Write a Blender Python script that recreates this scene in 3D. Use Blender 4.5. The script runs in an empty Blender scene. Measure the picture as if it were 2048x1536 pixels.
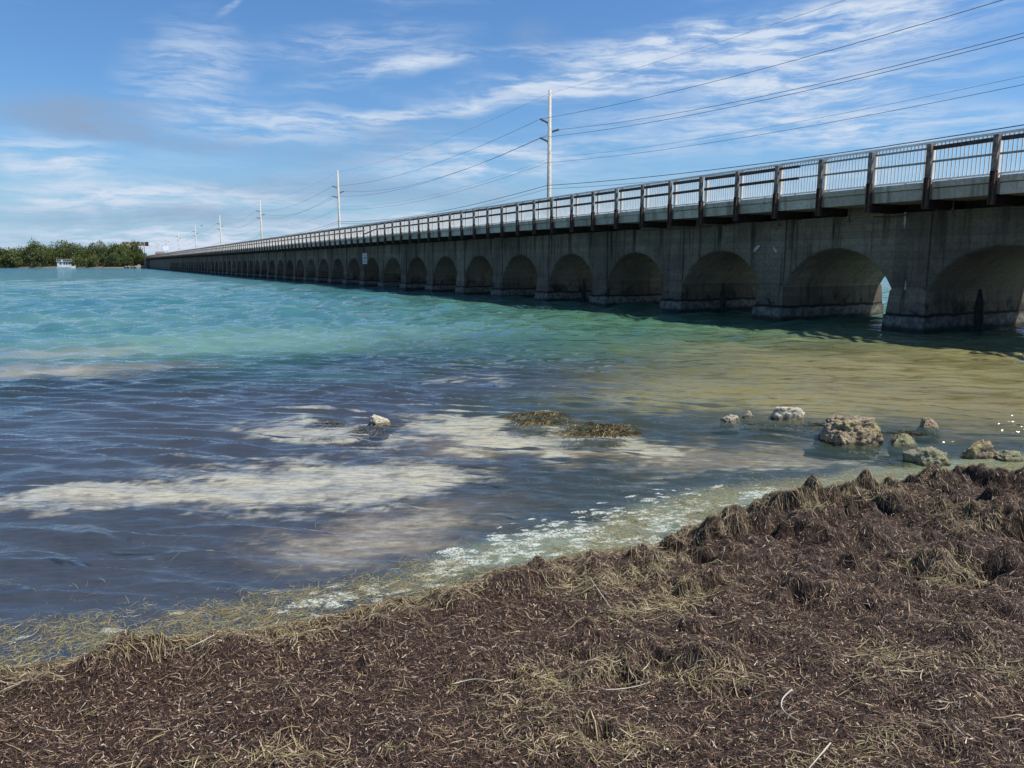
import bpy, bmesh, math, random
import numpy as np
from mathutils import Vector, Matrix

random.seed(7)
RNG = np.random.default_rng(11)
R = math.radians
SC = bpy.context.scene
COL = SC.collection

# ------------------------------------------------------------------ camera
CAM_H = 2.2                      # eye above the water
F_PX, HOR = 1500.0, 527.0        # focal length and horizon row of the 2048 px photograph
PITCH = math.atan((768 - HOR) / F_PX)
cam_d = bpy.data.cameras.new('camera')
cam = bpy.data.objects.new('camera', cam_d)
COL.objects.link(cam)
cam_d.sensor_width = 36.0
cam_d.lens = F_PX / 2048 * 36.0
cam_d.clip_start = 0.05
cam_d.clip_end = 20000
cam.location = (0, 0, CAM_H)
cam.rotation_euler = (math.pi / 2 - PITCH, 0, 0)
SC.camera = cam
SC.render.resolution_x, SC.render.resolution_y = 1024, 768

CP, SP = math.cos(PITCH), math.sin(PITCH)
def pray(px, py):
    u = 768 - py
    return (px - 1024, F_PX * CP + u * SP, u * CP - F_PX * SP)
def at(px, py, z=0.0):
    """photo pixel -> point on the level z"""
    r = pray(px, py); k = (z - CAM_H) / r[2]
    return Vector((r[0] * k, r[1] * k, z))
def proj(x, y, z):
    """world arrays -> photo pixels"""
    dz = z - CAM_H
    d = y * CP - dz * SP
    u = y * SP + dz * CP
    d = np.where(d < 0.05, 0.05, d)
    return 1024 + F_PX * x / d, 768 - F_PX * u / d
def azel(px, py):
    r = pray(px, py)
    return math.atan2(r[0], r[1]), math.atan2(r[2], math.hypot(r[0], r[1]))

# ------------------------------------------------------------------ node helpers
class NT:
    def __init__(s, tree): s.t = tree; s.n = tree.nodes; s.l = tree.links
    def new(s, kind, **kw):
        nd = s.n.new(kind)
        for k, v in kw.items(): setattr(nd, k, v)
        return nd
    def put(s, sock, v):
        if isinstance(v, bpy.types.NodeSocket): s.l.new(v, sock)
        elif isinstance(v, (tuple, list)) and sock.type == 'RGBA' and len(v) == 3: sock.default_value = (*v, 1)
        else: sock.default_value = v
    def math(s, op, a, b=None, c=None, clamp=False):
        nd = s.new('ShaderNodeMath', operation=op, use_clamp=clamp)
        s.put(nd.inputs[0], a)
        if b is not None: s.put(nd.inputs[1], b)
        if c is not None: s.put(nd.inputs[2], c)
        return nd.outputs[0]
    def vmath(s, op, a, b=None):
        nd = s.new('ShaderNodeVectorMath', operation=op)
        s.put(nd.inputs[0], a)
        if b is not None: s.put(nd.inputs[1], b)
        return nd.outputs['Value'] if op in ('LENGTH', 'DISTANCE', 'DOT_PRODUCT') else nd.outputs[0]
    def mapping(s, v, loc=(0, 0, 0), rot=(0, 0, 0), scale=(1, 1, 1), kind='POINT'):
        nd = s.new('ShaderNodeMapping', vector_type=kind)
        s.put(nd.inputs['Vector'], v)
        nd.inputs['Location'].default_value = loc
        nd.inputs['Rotation'].default_value = rot
        nd.inputs['Scale'].default_value = scale
        return nd.outputs[0]
    def noise(s, v, scale=5, detail=4, rough=0.55, dist=0.0, out='Fac', lac=2.0):
        nd = s.new('ShaderNodeTexNoise')
        if v is not None: s.put(nd.inputs['Vector'], v)
        nd.inputs['Scale'].default_value = scale
        nd.inputs['Detail'].default_value = detail
        nd.inputs['Roughness'].default_value = rough
        nd.inputs['Lacunarity'].default_value = lac
        nd.inputs['Distortion'].default_value = dist
        return nd.outputs[out]
    def range(s, v, a, b, c=0.0, d=1.0, smooth=True):
        nd = s.new('ShaderNodeMapRange', interpolation_type='SMOOTHSTEP' if smooth else 'LINEAR')
        s.put(nd.inputs[0], v)
        for i, q in enumerate((a, b, c, d)): nd.inputs[i + 1].default_value = q
        return nd.outputs[0]
    def mix(s, f, a, b, blend='MIX'):
        nd = s.new('ShaderNodeMix', data_type='RGBA', blend_type=blend)
        s.put(nd.inputs['Factor'], f)
        s.put(nd.inputs[6], a); s.put(nd.inputs[7], b)
        return nd.outputs[2]
    def ramp(s, f, stops):
        nd = s.new('ShaderNodeValToRGB')
        s.put(nd.inputs[0], f)
        e = nd.color_ramp.elements
        while len(e) < len(stops): e.new(0.5)
        for i, (p, c) in enumerate(stops):
            e[i].position = p; e[i].color = (*c, 1)
        return nd.outputs[0]
    def bump(s, h, strength=0.3, dist=0.02, normal=None):
        nd = s.new('ShaderNodeBump')
        s.put(nd.inputs['Height'], h)
        nd.inputs['Strength'].default_value = strength
        nd.inputs['Distance'].default_value = dist
        if normal is not None: s.put(nd.inputs['Normal'], normal)
        return nd.outputs[0]

# ------------------------------------------------------------------ sun and sky
SUN_AZ, SUN_EL = R(100), R(57)             # azimuth clockwise from the view direction (+Y)
sun_d = bpy.data.lights.new('sun', 'SUN')
sun_d.energy = 4.2
sun_d.angle = R(0.5)
sun_d.color = (1.0, 0.95, 0.87)
sun = bpy.data.objects.new('sun', sun_d)
COL.objects.link(sun)
sdir = Vector((math.sin(SUN_AZ) * math.cos(SUN_EL), math.cos(SUN_AZ) * math.cos(SUN_EL), math.sin(SUN_EL)))
sun.rotation_euler = (-sdir).to_track_quat('-Z', 'Y').to_euler()
sun.location = (30, 0, 40)

world = bpy.data.worlds.new('World')
SC.world = world
world.use_nodes = True
def build_world():
    w = NT(world.node_tree); w.n.clear()
    sky = w.new('ShaderNodeTexSky', sky_type='NISHITA', sun_disc=False)
    sky.sun_elevation = SUN_EL; sky.sun_rotation = SUN_AZ
    sky.altitude = 0; sky.air_density = 1.15; sky.dust_density = 0.4; sky.ozone_density = 3.0
    tc = w.new('ShaderNodeTexCoord').outputs['Generated']
    sp = w.new('ShaderNodeSeparateXYZ'); w.put(sp.inputs[0], tc)
    az = w.math('ARCTAN2', sp.outputs[0], sp.outputs[1])
    el = w.math('ARCSINE', sp.outputs[2])
    cb = w.new('ShaderNodeCombineXYZ'); w.put(cb.inputs[0], az); w.put(cb.inputs[1], el)
    V = cb.outputs[0]
    # warped coordinates
    n1 = w.noise(w.mapping(V, scale=(5, 9, 1)), 1.0, 4, 0.6, out='Color')
    off = w.vmath('MULTIPLY', w.vmath('SUBTRACT', n1, (0.5, 0.5, 0.5)), (0.085, 0.034, 0))
    VW = w.vmath('ADD', V, off)
    def stroke(p, q, hw, k, src=VW):
        a, b = azel(*p), azel(*q)
        cx, cy = (a[0] + b[0]) / 2, (a[1] + b[1]) / 2
        L = math.hypot(b[0] - a[0], b[1] - a[1]) / 2
        ang = math.atan2(b[1] - a[1], b[0] - a[0])
        v = w.mapping(src, (cx, cy, 0), (0, 0, ang), (L * 1.25, hw / F_PX * 1.5, 1), 'TEXTURE')
        d = w.vmath('LENGTH', v)
        return w.math('MULTIPLY', w.range(d, 0.12, 1.0, 1.0, 0.0), k)
    def total(lst):
        acc = None
        for s_ in lst:
            m = stroke(*s_)
            acc = m if acc is None else w.math('ADD', acc, m)
        return acc
    cirrus = total([((980, 150), (2100, -10), 50, 1.1), ((1250, 90), (1900, 10), 36, 0.7), ((600, 150), (1250, 75), 12, .4), ((800, 205), (1480, 120), 26, .7), ((520, 185), (960, 95), 18, .35),
                    ((480, 100), (950, 72), 34, .4), ((320, 30), (440, 240), 95, .5), ((1100, 250), (2100, 110), 50, .6), ((1450, 265), (2100, 235), 34, .5),
                    ((280, 235), (830, 262), 36, .6), ((-60, 305), (230, 325), 34, .7), ((420, 42), (500, -5), 6, .55), ((-80, 385), (700, 395), 24, .95),
                    ((100, 480), (2100, 430), 42, .85), ((1000, 300), (2100, 215), 30, .35), ((700, 330), (1200, 320), 40, .8), ((560, 255), (1050, 200), 14, .7), ((1300, 200), (1800, 150), 16, .5), ((-40, 470), (640, 490), 24, .5)])
    grey = total([((-80, 222), (380, 238), 30, .95), ((40, 258), (570, 300), 19, .8), ((480, 325), (920, 300), 24, .55), ((330, 362), (930, 385), 27, .7),
                  ((-80, 416), (720, 438), 20, .75), ((600, 280), (1000, 240), 26, .4), ((780, 400), (1100, 385), 26, .45), ((1000, 80), (1140, 70), 30, .35)])
    ROT = R(-13)
    fib = w.noise(w.mapping(VW, rot=(0, 0, ROT), scale=(8, 62, 1)), 1.0, 7, 0.68, 0.15)
    puff = w.noise(w.mapping(VW, rot=(0, 0, ROT), scale=(10, 24, 1)), 1.3, 5, 0.6)
    wisp = w.math('ADD', w.range(fib, 0.40, 0.62, 0.06, 1.25), w.range(puff, 0.40, 0.66, 0.0, 0.5))
    # thin cirrus everywhere, also outside the frame
    gen = w.range(w.noise(w.mapping(VW, rot=(0, 0, ROT), scale=(2.2, 9, 1)), 1.0, 5, 0.62), 0.52, 0.80, 0, 0.45)
    low = w.range(el, 0.0, 0.20, 0.30, 0.0)
    haze = w.range(el, 0.0, 0.16, 0.75, 0.0)
    cirrus = w.math('MINIMUM', cirrus, 0.82)
    cm = w.math('MULTIPLY', w.math('ADD', cirrus, w.math('ADD', gen, low)), wisp)
    cm = w.math('MULTIPLY', cm, 0.85, clamp=True)
    up = w.range(el, -0.01, 0.02, 0, 1)
    cm = w.math('MULTIPLY', cm, up)
    gm = w.math('MULTIPLY', grey, w.range(puff, 0.3, 0.62, 0.25, 1.1))
    gm = w.math('MULTIPLY', w.math('MULTIPLY', gm, 0.85, clamp=True), up)
    skyc = w.mix(1.0, sky.outputs[0], SKY_TINT, 'MULTIPLY')
    skyc = w.mix(haze, skyc, HAZE_BLUE)
    c = w.mix(cm, skyc, CLOUD_WHITE)
    c = w.mix(gm, c, CLOUD_GREY)
    bg = w.new('ShaderNodeBackground')
    w.put(bg.inputs[0], c); bg.inputs[1].default_value = 0.072
    out = w.new('ShaderNodeOutputWorld')
    w.l.new(bg.outputs[0], out.inputs[0])
SKY_TINT = (0.62, 0.90, 1.20)
CLOUD_WHITE = (5.8, 6.7, 8.0)
HAZE_BLUE = (2.9, 4.6, 6.6)
CLOUD_GREY = (2.45, 3.55, 5.3)
build_world()

vs = SC.view_settings
vs.view_transform = 'Standard'; vs.look = 'None'; vs.gamma = 1; vs.use_curve_mapping = False
vs.exposure = 0.6
SC.render.engine = 'CYCLES'
SC.cycles.max_bounces = 5
SC.cycles.diffuse_bounces = 2
SC.cycles.glossy_bounces = 2
SC.cycles.transmission_bounces = 2
SC.cycles.transparent_max_bounces = 8

# ------------------------------------------------------------------ numpy noise
TAB = RNG.random((256, 256))
def vnoise(x, y):
    xi = np.floor(x).astype(np.int64); yi = np.floor(y).astype(np.int64)
    fx = x - xi; fy = y - yi
    fx = fx * fx * (3 - 2 * fx); fy = fy * fy * (3 - 2 * fy)
    a = TAB[xi & 255, yi & 255]; b = TAB[(xi + 1) & 255, yi & 255]
    c = TAB[xi & 255, (yi + 1) & 255]; d = TAB[(xi + 1) & 255, (yi + 1) & 255]
    return (a * (1 - fx) + b * fx) * (1 - fy) + (c * (1 - fx) + d * fx) * fy
def fbm(x, y, oct=4, rough=0.5):
    s = 0; a = 1; t = 0
    for i in range(oct):
        s = s + a * vnoise(x * 2 ** i + 17.3 * i, y * 2 ** i + 5.7 * i); t += a; a *= rough
    return s / t
def sstep(a, b, x):
    t = np.clip((x - a) / (b - a), 0, 1)
    return t * t * (3 - 2 * t)

# ------------------------------------------------------------------ object helpers
def mesh_of(name, verts, faces, mat=None, smooth=False):
    me = bpy.data.meshes.new(name)
    me.from_pydata([tuple(v) for v in verts], [], [tuple(f) for f in faces])
    me.update()
    if mat is not None: me.materials.append(mat)
    if smooth: me.polygons.foreach_set('use_smooth', np.ones(len(me.polygons), bool))
    return me
def big_mesh(name, verts, faces, mat, smooth=True, colors=None, attrs=None):
    """faces: (n,k) int array"""
    verts = np.asarray(verts, np.float32); faces = np.asarray(faces, np.int32)
    me = bpy.data.meshes.new(name)
    n, k = faces.shape
    me.vertices.add(len(verts)); me.vertices.foreach_set('co', verts.ravel())
    me.loops.add(n * k); me.loops.foreach_set('vertex_index', faces.ravel())
    me.polygons.add(n)
    me.polygons.foreach_set('loop_start', np.arange(0, n * k, k, dtype=np.int32))
    me.polygons.foreach_set('loop_total', np.full(n, k, np.int32))
    me.update(calc_edges=True); me.validate()
    me.polygons.foreach_set('use_smooth', np.full(n, smooth, bool))
    if colors is not None:
        a = me.color_attributes.new('tone', 'FLOAT_COLOR', 'POINT')
        c = np.ones((len(verts), 4), np.float32); c[:, :3] = colors
        a.data.foreach_set('color', c.ravel())
    for nm, val in (attrs or {}).items():
        a = me.attributes.new(nm, 'FLOAT', 'POINT')
        a.data.foreach_set('value', np.asarray(val, np.float32))
    me.materials.append(mat)
    return me
def link(name, data, parent=None, loc=(0, 0, 0), rot=(0, 0, 0), scale=(1, 1, 1)):
    o = bpy.data.objects.new(name, data)
    COL.objects.link(o)
    o.parent = parent; o.location = loc; o.rotation_euler = rot; o.scale = scale
    return o
def tag(o, label=None, cat=None, group=None, kind=None):
    if label: o['label'] = label
    if cat: o['category'] = cat
    if group: o['group'] = group
    if kind: o['kind'] = kind
    return o
def empty(name, loc=(0, 0, 0), rz=0.0):
    o = link(name, None, None, loc, (0, 0, rz)); o.empty_display_size = 0.2
    return o

class MB:
    """collects shapes into one mesh"""
    def __init__(s): s.v = []; s.f = []
    def box(s, x0, x1, y0, y1, z0, z1):
        b = len(s.v)
        s.v += [(x0, y0, z0), (x1, y0, z0), (x1, y1, z0), (x0, y1, z0), (x0, y0, z1), (x1, y0, z1), (x1, y1, z1), (x0, y1, z1)]
        s.f += [(b, b + 3, b + 2, b + 1), (b + 4, b + 5, b + 6, b + 7), (b, b + 1, b + 5, b + 4), (b + 1, b + 2, b + 6, b + 5), (b + 2, b + 3, b + 7, b + 6), (b + 3, b, b + 4, b + 7)]
        return s
    def frust(s, lo, hi, z0, z1):
        """lo, hi = (x0,x1,y0,y1)"""
        b = len(s.v)
        for (x0, x1, y0, y1), z in ((lo, z0), (hi, z1)):
            s.v += [(x0, y0, z), (x1, y0, z), (x1, y1, z), (x0, y1, z)]
        s.f += [(b, b + 3, b + 2, b + 1), (b + 4, b + 5, b + 6, b + 7), (b, b + 1, b + 5, b + 4), (b + 1, b + 2, b + 6, b + 5), (b + 2, b + 3, b + 7, b + 6), (b + 3, b, b + 4, b + 7)]
        return s
    def tube(s, pts, rad, n=8, cap=True):
        pts = [Vector(p) for p in pts]; b0 = len(s.v)
        if not isinstance(rad, (list, tuple)): rad = [rad] * len(pts)
        prev = None
        for i, p in enumerate(pts):
            d = (pts[min(i + 1, len(pts) - 1)] - pts[max(i - 1, 0)]).normalized()
            ref = Vector((0, 0, 1)) if abs(d.z) < 0.9 else Vector((1, 0, 0))
            a = d.cross(ref).normalized()
            if prev is not None:
                a = (prev - d * prev.dot(d)).normalized()
            prev = a
            c = d.cross(a)
            for k in range(n):
                t = 2 * math.pi * k / n
                s.v.append(tuple(p + (a * math.cos(t) + c * math.sin(t)) * rad[i]))
        for i in range(len(pts) - 1):
            for k in range(n):
                q = b0 + i * n; k2 = (k + 1) % n
                s.f.append((q + k, q + k2, q + n + k2, q + n + k))
        if cap:
            s.f.append(tuple(b0 + k for k in range(n))[::-1])
            e = b0 + (len(pts) - 1) * n
            s.f.append(tuple(e + k for k in range(n)))
        return s
    def prism(s, poly, z0, z1):
        b = len(s.v); n = len(poly)
        s.v += [(x, y, z0) for x, y in poly] + [(x, y, z1) for x, y in poly]
        s.f.append(tuple(b + i for i in range(n))[::-1]); s.f.append(tuple(b + n + i for i in range(n)))
        for i in range(n):
            j = (i + 1) % n
            s.f.append((b + i, b + j, b + n + j, b + n + i))
        return s
    def mesh(s, name, mat=None, smooth=False, bevel=0.0):
        me = mesh_of(name, s.v, s.f, mat, smooth)
        if bevel:
            bm = bmesh.new(); bm.from_mesh(me)
            bmesh.ops.bevel(bm, geom=bm.edges[:], offset=bevel, segments=1, affect='EDGES', profile=0.5)
            bm.to_mesh(me); bm.free()
        return me

# ------------------------------------------------------------------ materials
def material(name):
    m = bpy.data.materials.new(name); m.use_nodes = True
    t = NT(m.node_tree); t.n.clear()
    out = t.new('ShaderNodeOutputMaterial')
    return m, t, out
def principled(t, out, color, rough=0.8, normal=None, metal=0.0, spec=0.5):
    b = t.new('ShaderNodeBsdfPrincipled')
    t.put(b.inputs['Base Color'], color); t.put(b.inputs['Roughness'], rough)
    b.inputs['Metallic'].default_value = metal
    b.inputs['Specular IOR Level'].default_value = spec
    if normal is not None: t.put(b.inputs['Normal'], normal)
    t.l.new(b.outputs[0], out.inputs[0])
    return b
def pos(t): return t.new('ShaderNodeNewGeometry').outputs['Position']

def mat_concrete(name, base, light, dark, algae=True, boards=True, stain=0.6):
    m, t, out = material(name)
    P = pos(t)
    sep = t.new('ShaderNodeSeparateXYZ'); t.put(sep.inputs[0], P); z = sep.outputs[2]
    big = t.noise(P, 0.7, 5, 0.6)
    fine = t.noise(P, 9, 6, 0.65)
    col = t.mix(t.range(big, 0.32, 0.68), base, light)
    col = t.mix(t.range(fine, 0.35, 0.75, 0, 0.5), col, dark)
    streak = t.noise(t.mapping(P, scale=(3.4, 3.4, 0.20)), 1.0, 7, 0.7)
    col = t.mix(t.range(streak, 0.50, 0.66, 0, stain), col, dark)
    blot = t.noise(t.mapping(P, loc=(3, 8, 2)), 0.22, 5, 0.65)
    col = t.mix(t.range(blot, 0.46, 0.66, 0, 0.55), col, dark)
    if algae:
        # rust and soot runs below the steel brackets of the deck
        th_ = math.atan2(185 - 1024, pray(185, HOR)[1])
        tt = t.vmath('DOT_PRODUCT', P, (math.sin(th_), math.cos(th_), 0))
        wob = t.math('MULTIPLY', t.math('SUBTRACT', t.noise(t.mapping(P, scale=(1.5, 1.5, 0.8)), 1.0, 3), 0.5), 0.5)
        ph = t.math('FRACT', t.math('ADD', t.math('MULTIPLY', t.math('SUBTRACT', t.math('ADD', tt, wob), 12.14 + 0.35), 3 / 5.70), 0.5))
        dist = t.math('ABSOLUTE', t.math('SUBTRACT', ph, 0.5))
        run = t.math('MULTIPLY', t.range(dist, 0.03, 0.11, 1, 0), t.range(t.math('ADD', z, t.math('MULTIPLY', blot, 2.2)), 3.2, 4.7, 0, 0.95))
        col = t.mix(t.math('MULTIPLY', run, t.range(streak, 0.38, 0.56, 0.25, 1)), col, (0.022, 0.019, 0.015))
    pale = t.noise(t.mapping(P, loc=(9, 3, 1), scale=(3.5, 3.5, 0.22)), 1.0, 4, 0.6)
    col = t.mix(t.range(pale, 0.62, 0.78, 0, 0.55), col, light)
    rnd = t.new('ShaderNodeObjectInfo').outputs['Random']
    col = t.mix(t.range(rnd, 0.0, 1.0, 0.0, 0.42), col, dark)
    h = fine
    if boards:
        fr = t.math('FRACT', t.math('MULTIPLY', z, 1 / 0.235))
        line = t.math('ADD', t.range(fr, 0.0, 0.05, 1, 0), t.range(fr, 0.95, 1.0, 0, 1))
        col = t.mix(t.math('MULTIPLY', line, t.range(big, 0.3, 0.7, 0.15, 0.6)), col, dark)
        bid = t.math('FLOOR', t.math('MULTIPLY', z, 1 / 0.235))
        wn = t.new('ShaderNodeTexWhiteNoise', noise_dimensions='1D'); t.put(wn.inputs['W'], bid)
        col = t.mix(t.range(wn.outputs[0], 0, 1, 0, 0.28), col, dark)
        h = t.math('SUBTRACT', fine, t.math('MULTIPLY', line, 0.9))
    if algae:
        nz = t.noise(t.mapping(P, scale=(1.6, 1.6, 1.2)), 1.0, 5, 0.65)
        zz = t.math('ADD', z, t.math('MULTIPLY', t.math('SUBTRACT', nz, 0.5), 0.18))
        # splash zone: black film, then pale salt / barnacle crust below
        spl = t.range(zz, 0.50, 0.60, 1, 0)
        film = t.noise(t.mapping(P, loc=(4, 1, 0), scale=(1.1, 1.1, 0.9)), 1.4, 6, 0.7)
        up = t.math('MULTIPLY', t.range(zz, 0.75, 1.35, 0.9, 0), t.range(film, 0.50, 0.60, 0, 1))
        col = t.mix(up, col, (0.018, 0.018, 0.016))
        crust = t.mix(t.range(t.noise(P, 5, 6, 0.7), 0.40, 0.62), (0.085, 0.080, 0.066), (0.20, 0.19, 0.16))
        col = t.mix(spl, col, crust)
        ln = t.math('MULTIPLY', t.range(zz, 0.48, 0.54, 0, 1), t.range(zz, 0.56, 0.64, 1, 0))
        col = t.mix(ln, col, (0.012, 0.012, 0.011))
        col = t.mix(t.range(zz, 0.10, 0.26, 0.85, 0), col, (0.014, 0.015, 0.012))
    principled(t, out, col, 0.88, t.bump(h, 0.5, 0.015), spec=0.25)
    return m
M_CONC = mat_concrete('old_concrete', (0.165, 0.14, 0.098), (0.26, 0.23, 0.17), (0.045, 0.039, 0.029), stain=0.8)
M_BARREL = mat_concrete('bounce_lit_concrete', (0.215, 0.205, 0.16), (0.29, 0.28, 0.225), (0.065, 0.06, 0.045), stain=0.6)  # paler than the wall: light bounced off the water is put into the colour
M_SLAB = mat_concrete('deck_concrete', (0.44, 0.40, 0.31), (0.56, 0.515, 0.42), (0.17, 0.15, 0.11), algae=False, boards=False, stain=0.8)
M_CORE = mat_concrete('shaded_recess_concrete', (0.07, 0.068, 0.06), (0.10, 0.10, 0.085), (0.03, 0.03, 0.026), algae=False, boards=False)  # near-black colour paints in the shade of the recess under the deck

def mat_simple(name, col, col2, scale=8, rough=0.6, metal=0.0, bump=0.2, bdist=0.005, spec=0.5, lo=0.35, hi=0.68):
    m, t, out = material(name); P = pos(t)
    n = t.noise(P, scale, 6, 0.65)
    principled(t, out, t.mix(t.range(n, lo, hi), col, col2), rough, t.bump(n, bump, bdist), metal, spec)
    return m
M_RUST = mat_simple('rusty_steel', (0.050, 0.030, 0.022), (0.15, 0.085, 0.055), 9, 0.85, bump=0.5, lo=0.42, hi=0.75)
M_DRUST = mat_simple('shade_darkened_rust', (0.016, 0.012, 0.010), (0.06, 0.04, 0.03), 8, 0.9, bump=0.5, lo=0.42, hi=0.75)  # bracket rust, darkened to paint in the shade below the deck
M_RUSTPALE = mat_simple('weathered_post_steel', (0.075, 0.052, 0.040), (0.30, 0.23, 0.175), 6, 0.8, bump=0.4, lo=0.36, hi=0.66)
M_GREY = mat_simple('grey_steel', (0.20, 0.21, 0.20), (0.33, 0.34, 0.32), 7, 0.6, 0.3)
M_WHITE = mat_simple('white_railing_paint', (0.78, 0.77, 0.73), (0.66, 0.63, 0.57), 3, 0.5, bump=0.05)
M_ALU = mat_simple('galvanised_steel', (0.42, 0.43, 0.44), (0.54, 0.55, 0.55), 4, 0.45, 0.5, bump=0.05)
M_ASPH = mat_simple('asphalt', (0.05, 0.05, 0.05), (0.08, 0.08, 0.078), 20, 0.9)
M_POLE = mat_simple('pole_concrete', (0.42, 0.38, 0.32), (0.56, 0.52, 0.45), 5, 0.85, bump=0.1)
M_INSUL = mat_simple('insulator_polymer', (0.12, 0.14, 0.14), (0.18, 0.20, 0.20), 5, 0.5)
M_WIRE = mat_simple('wire_aluminium', (0.07, 0.075, 0.085), (0.10, 0.105, 0.11), 1, 0.6, 0.2)
M_TIMBER = mat_simple('tarred_timber', (0.015, 0.013, 0.011), (0.045, 0.038, 0.03), 7, 0.9, bump=0.6)
M_BOATW = mat_simple('boat_gelcoat', (0.50, 0.51, 0.50), (0.38, 0.40, 0.40), 1.2, 0.35, bump=0.02)
M_GLASS = mat_simple('boat_window', (0.015, 0.02, 0.025), (0.03, 0.035, 0.04), 2, 0.1, bump=0.0)
M_SIGNW = mat_simple('white_sign_paint', (0.72, 0.74, 0.76), (0.55, 0.57, 0.58), 6, 0.5, bump=0.05)
M_INK = mat_simple('sign_ink', (0.03, 0.035, 0.05), (0.05, 0.055, 0.07), 9, 0.6, bump=0.0)
M_BBOARD = mat_simple('weathered_board', (0.06, 0.05, 0.045), (0.36, 0.27, 0.18), 0.9, 0.85, bump=0.2, lo=0.45, hi=0.55)
M_BIRD = mat_simple('bird_feathers', (0.05, 0.045, 0.04), (0.10, 0.09, 0.08), 9, 0.8)
M_EFFL = mat_simple('efflorescence', (0.42, 0.43, 0.42), (0.30, 0.30, 0.28), 9, 0.9, lo=0.4, hi=0.6)
M_RIPRAP = mat_simple('grey_riprap', (0.13, 0.12, 0.105), (0.22, 0.205, 0.18), 2, 0.9)
M_HOUSEP = mat_simple('pink_stucco', (0.55, 0.36, 0.30), (0.48, 0.31, 0.26), 1, 0.9)
M_ROOF = mat_simple('brown_shingle_roof', (0.16, 0.11, 0.09), (0.22, 0.16, 0.13), 2, 0.9)
M_BARK = mat_simple('mangrove_bark', (0.09, 0.075, 0.06), (0.15, 0.13, 0.11), 3, 0.9)

def mat_tone(name, rough=0.75, transl=0.0, spec=0.3, var=0.0, scale=3.0):
    """colour from the per-strand / per-leaf attribute"""
    m, t, out = material(name)
    a = t.new('ShaderNodeAttribute', attribute_name='tone')
    c = a.outputs['Color']
    if var:
        n = t.noise(pos(t), scale, 4, 0.6)
        c = t.mix(1.0, c, t.ramp(n, [(0.3, (1 - var,) * 3), (0.7, (1 + var,) * 3)]), 'MULTIPLY')
    b = t.new('ShaderNodeBsdfPrincipled')
    t.put(b.inputs['Base Color'], c); b.inputs['Roughness'].default_value = rough
    b.inputs['Specular IOR Level'].default_value = spec
    if transl:
        tr = t.new('ShaderNodeBsdfTranslucent'); t.put(tr.inputs[0], c)
        mx = t.new('ShaderNodeMixShader'); mx.inputs[0].default_value = transl
        t.l.new(b.outputs[0], mx.inputs[1]); t.l.new(tr.outputs[0], mx.inputs[2])
        t.l.new(mx.outputs[0], out.inputs[0])
    else: t.l.new(b.outputs[0], out.inputs[0])
    return m
M_STRAND = mat_tone('seagrass_strands', 0.6, 0.15, 0.4)
M_LEAF = mat_tone('mangrove_leaves', 0.55, 0.25, 0.4, var=0.35, scale=0.5)

def mat_water():
    m, t, out = material('sea_water')
    P = pos(t)
    body = t.new('ShaderNodeAttribute', attribute_name='tone').outputs['Color']
    turb = t.new('ShaderNodeAttribute', attribute_name='turbid').outputs['Fac']
    chop = t.new('ShaderNodeAttribute', attribute_name='chop').outputs['Fac']
    # small ripples on top of the modelled waves; crests run roughly across the view
    w1 = t.noise(t.mapping(P, rot=(0, 0, R(-14)), scale=(1.1, 2.6, 1)), 1.0, 5, 0.6, 0.4)
    w2 = t.noise(t.mapping(P, rot=(0, 0, R(10)), scale=(4.5, 8.5, 1)), 1.0, 3, 0.55, 0.3)
    w3 = t.noise(t.mapping(P, rot=(0, 0, R(-6)), scale=(0.28, 0.62, 1)), 1.0, 3, 0.55)
    h = t.math('ADD', t.math('MULTIPLY', w1, 0.085), t.math('MULTIPLY', w2, 0.02))
    w4 = t.noise(t.mapping(P, rot=(0, 0, R(12)), scale=(0.085, 0.17, 1)), 1.0, 4, 0.6)
    h = t.math('ADD', h, t.math('ADD', t.math('MULTIPLY', w3, 0.42), t.math('MULTIPLY', w4, 1.1)))
    w5 = t.noise(t.mapping(P, rot=(0, 0, R(-10)), scale=(7, 15, 1)), 1.0, 3, 0.6, 0.5)
    fine = t.new('ShaderNodeAttribute', attribute_name='fine').outputs['Fac']
    h = t.math('ADD', t.math('MULTIPLY', h, chop), t.math('MULTIPLY', t.math('MULTIPLY', w5, 0.0105), fine))
    N = t.bump(h, 1.0, 1.0)
    fr = t.new('ShaderNodeFresnel'); fr.inputs[0].default_value = 1.333; t.put(fr.inputs['Normal'], N)
    df = t.new('ShaderNodeBsdfDiffuse'); t.put(df.inputs[0], body)
    tp = t.new('ShaderNodeBsdfTransparent'); tp.inputs[0].default_value = (0.90, 0.95, 0.95, 1)
    mx = t.new('ShaderNodeMixShader'); t.put(mx.inputs[0], turb)
    t.l.new(tp.outputs[0], mx.inputs[1]); t.l.new(df.outputs[0], mx.inputs[2])
    gl = t.new('ShaderNodeBsdfGlossy'); gl.inputs['Roughness'].default_value = 0.06
    gl.inputs['Color'].default_value = (1, 1, 1, 1); t.put(gl.inputs['Normal'], N)
    m2 = t.new('ShaderNodeMixShader'); t.put(m2.inputs[0], fr.outputs[0])
    t.l.new(mx.outputs[0], m2.inputs[1]); t.l.new(gl.outputs[0], m2.inputs[2])
    t.l.new(m2.outputs[0], out.inputs[0])
    return m
M_WATER = mat_water()
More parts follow.
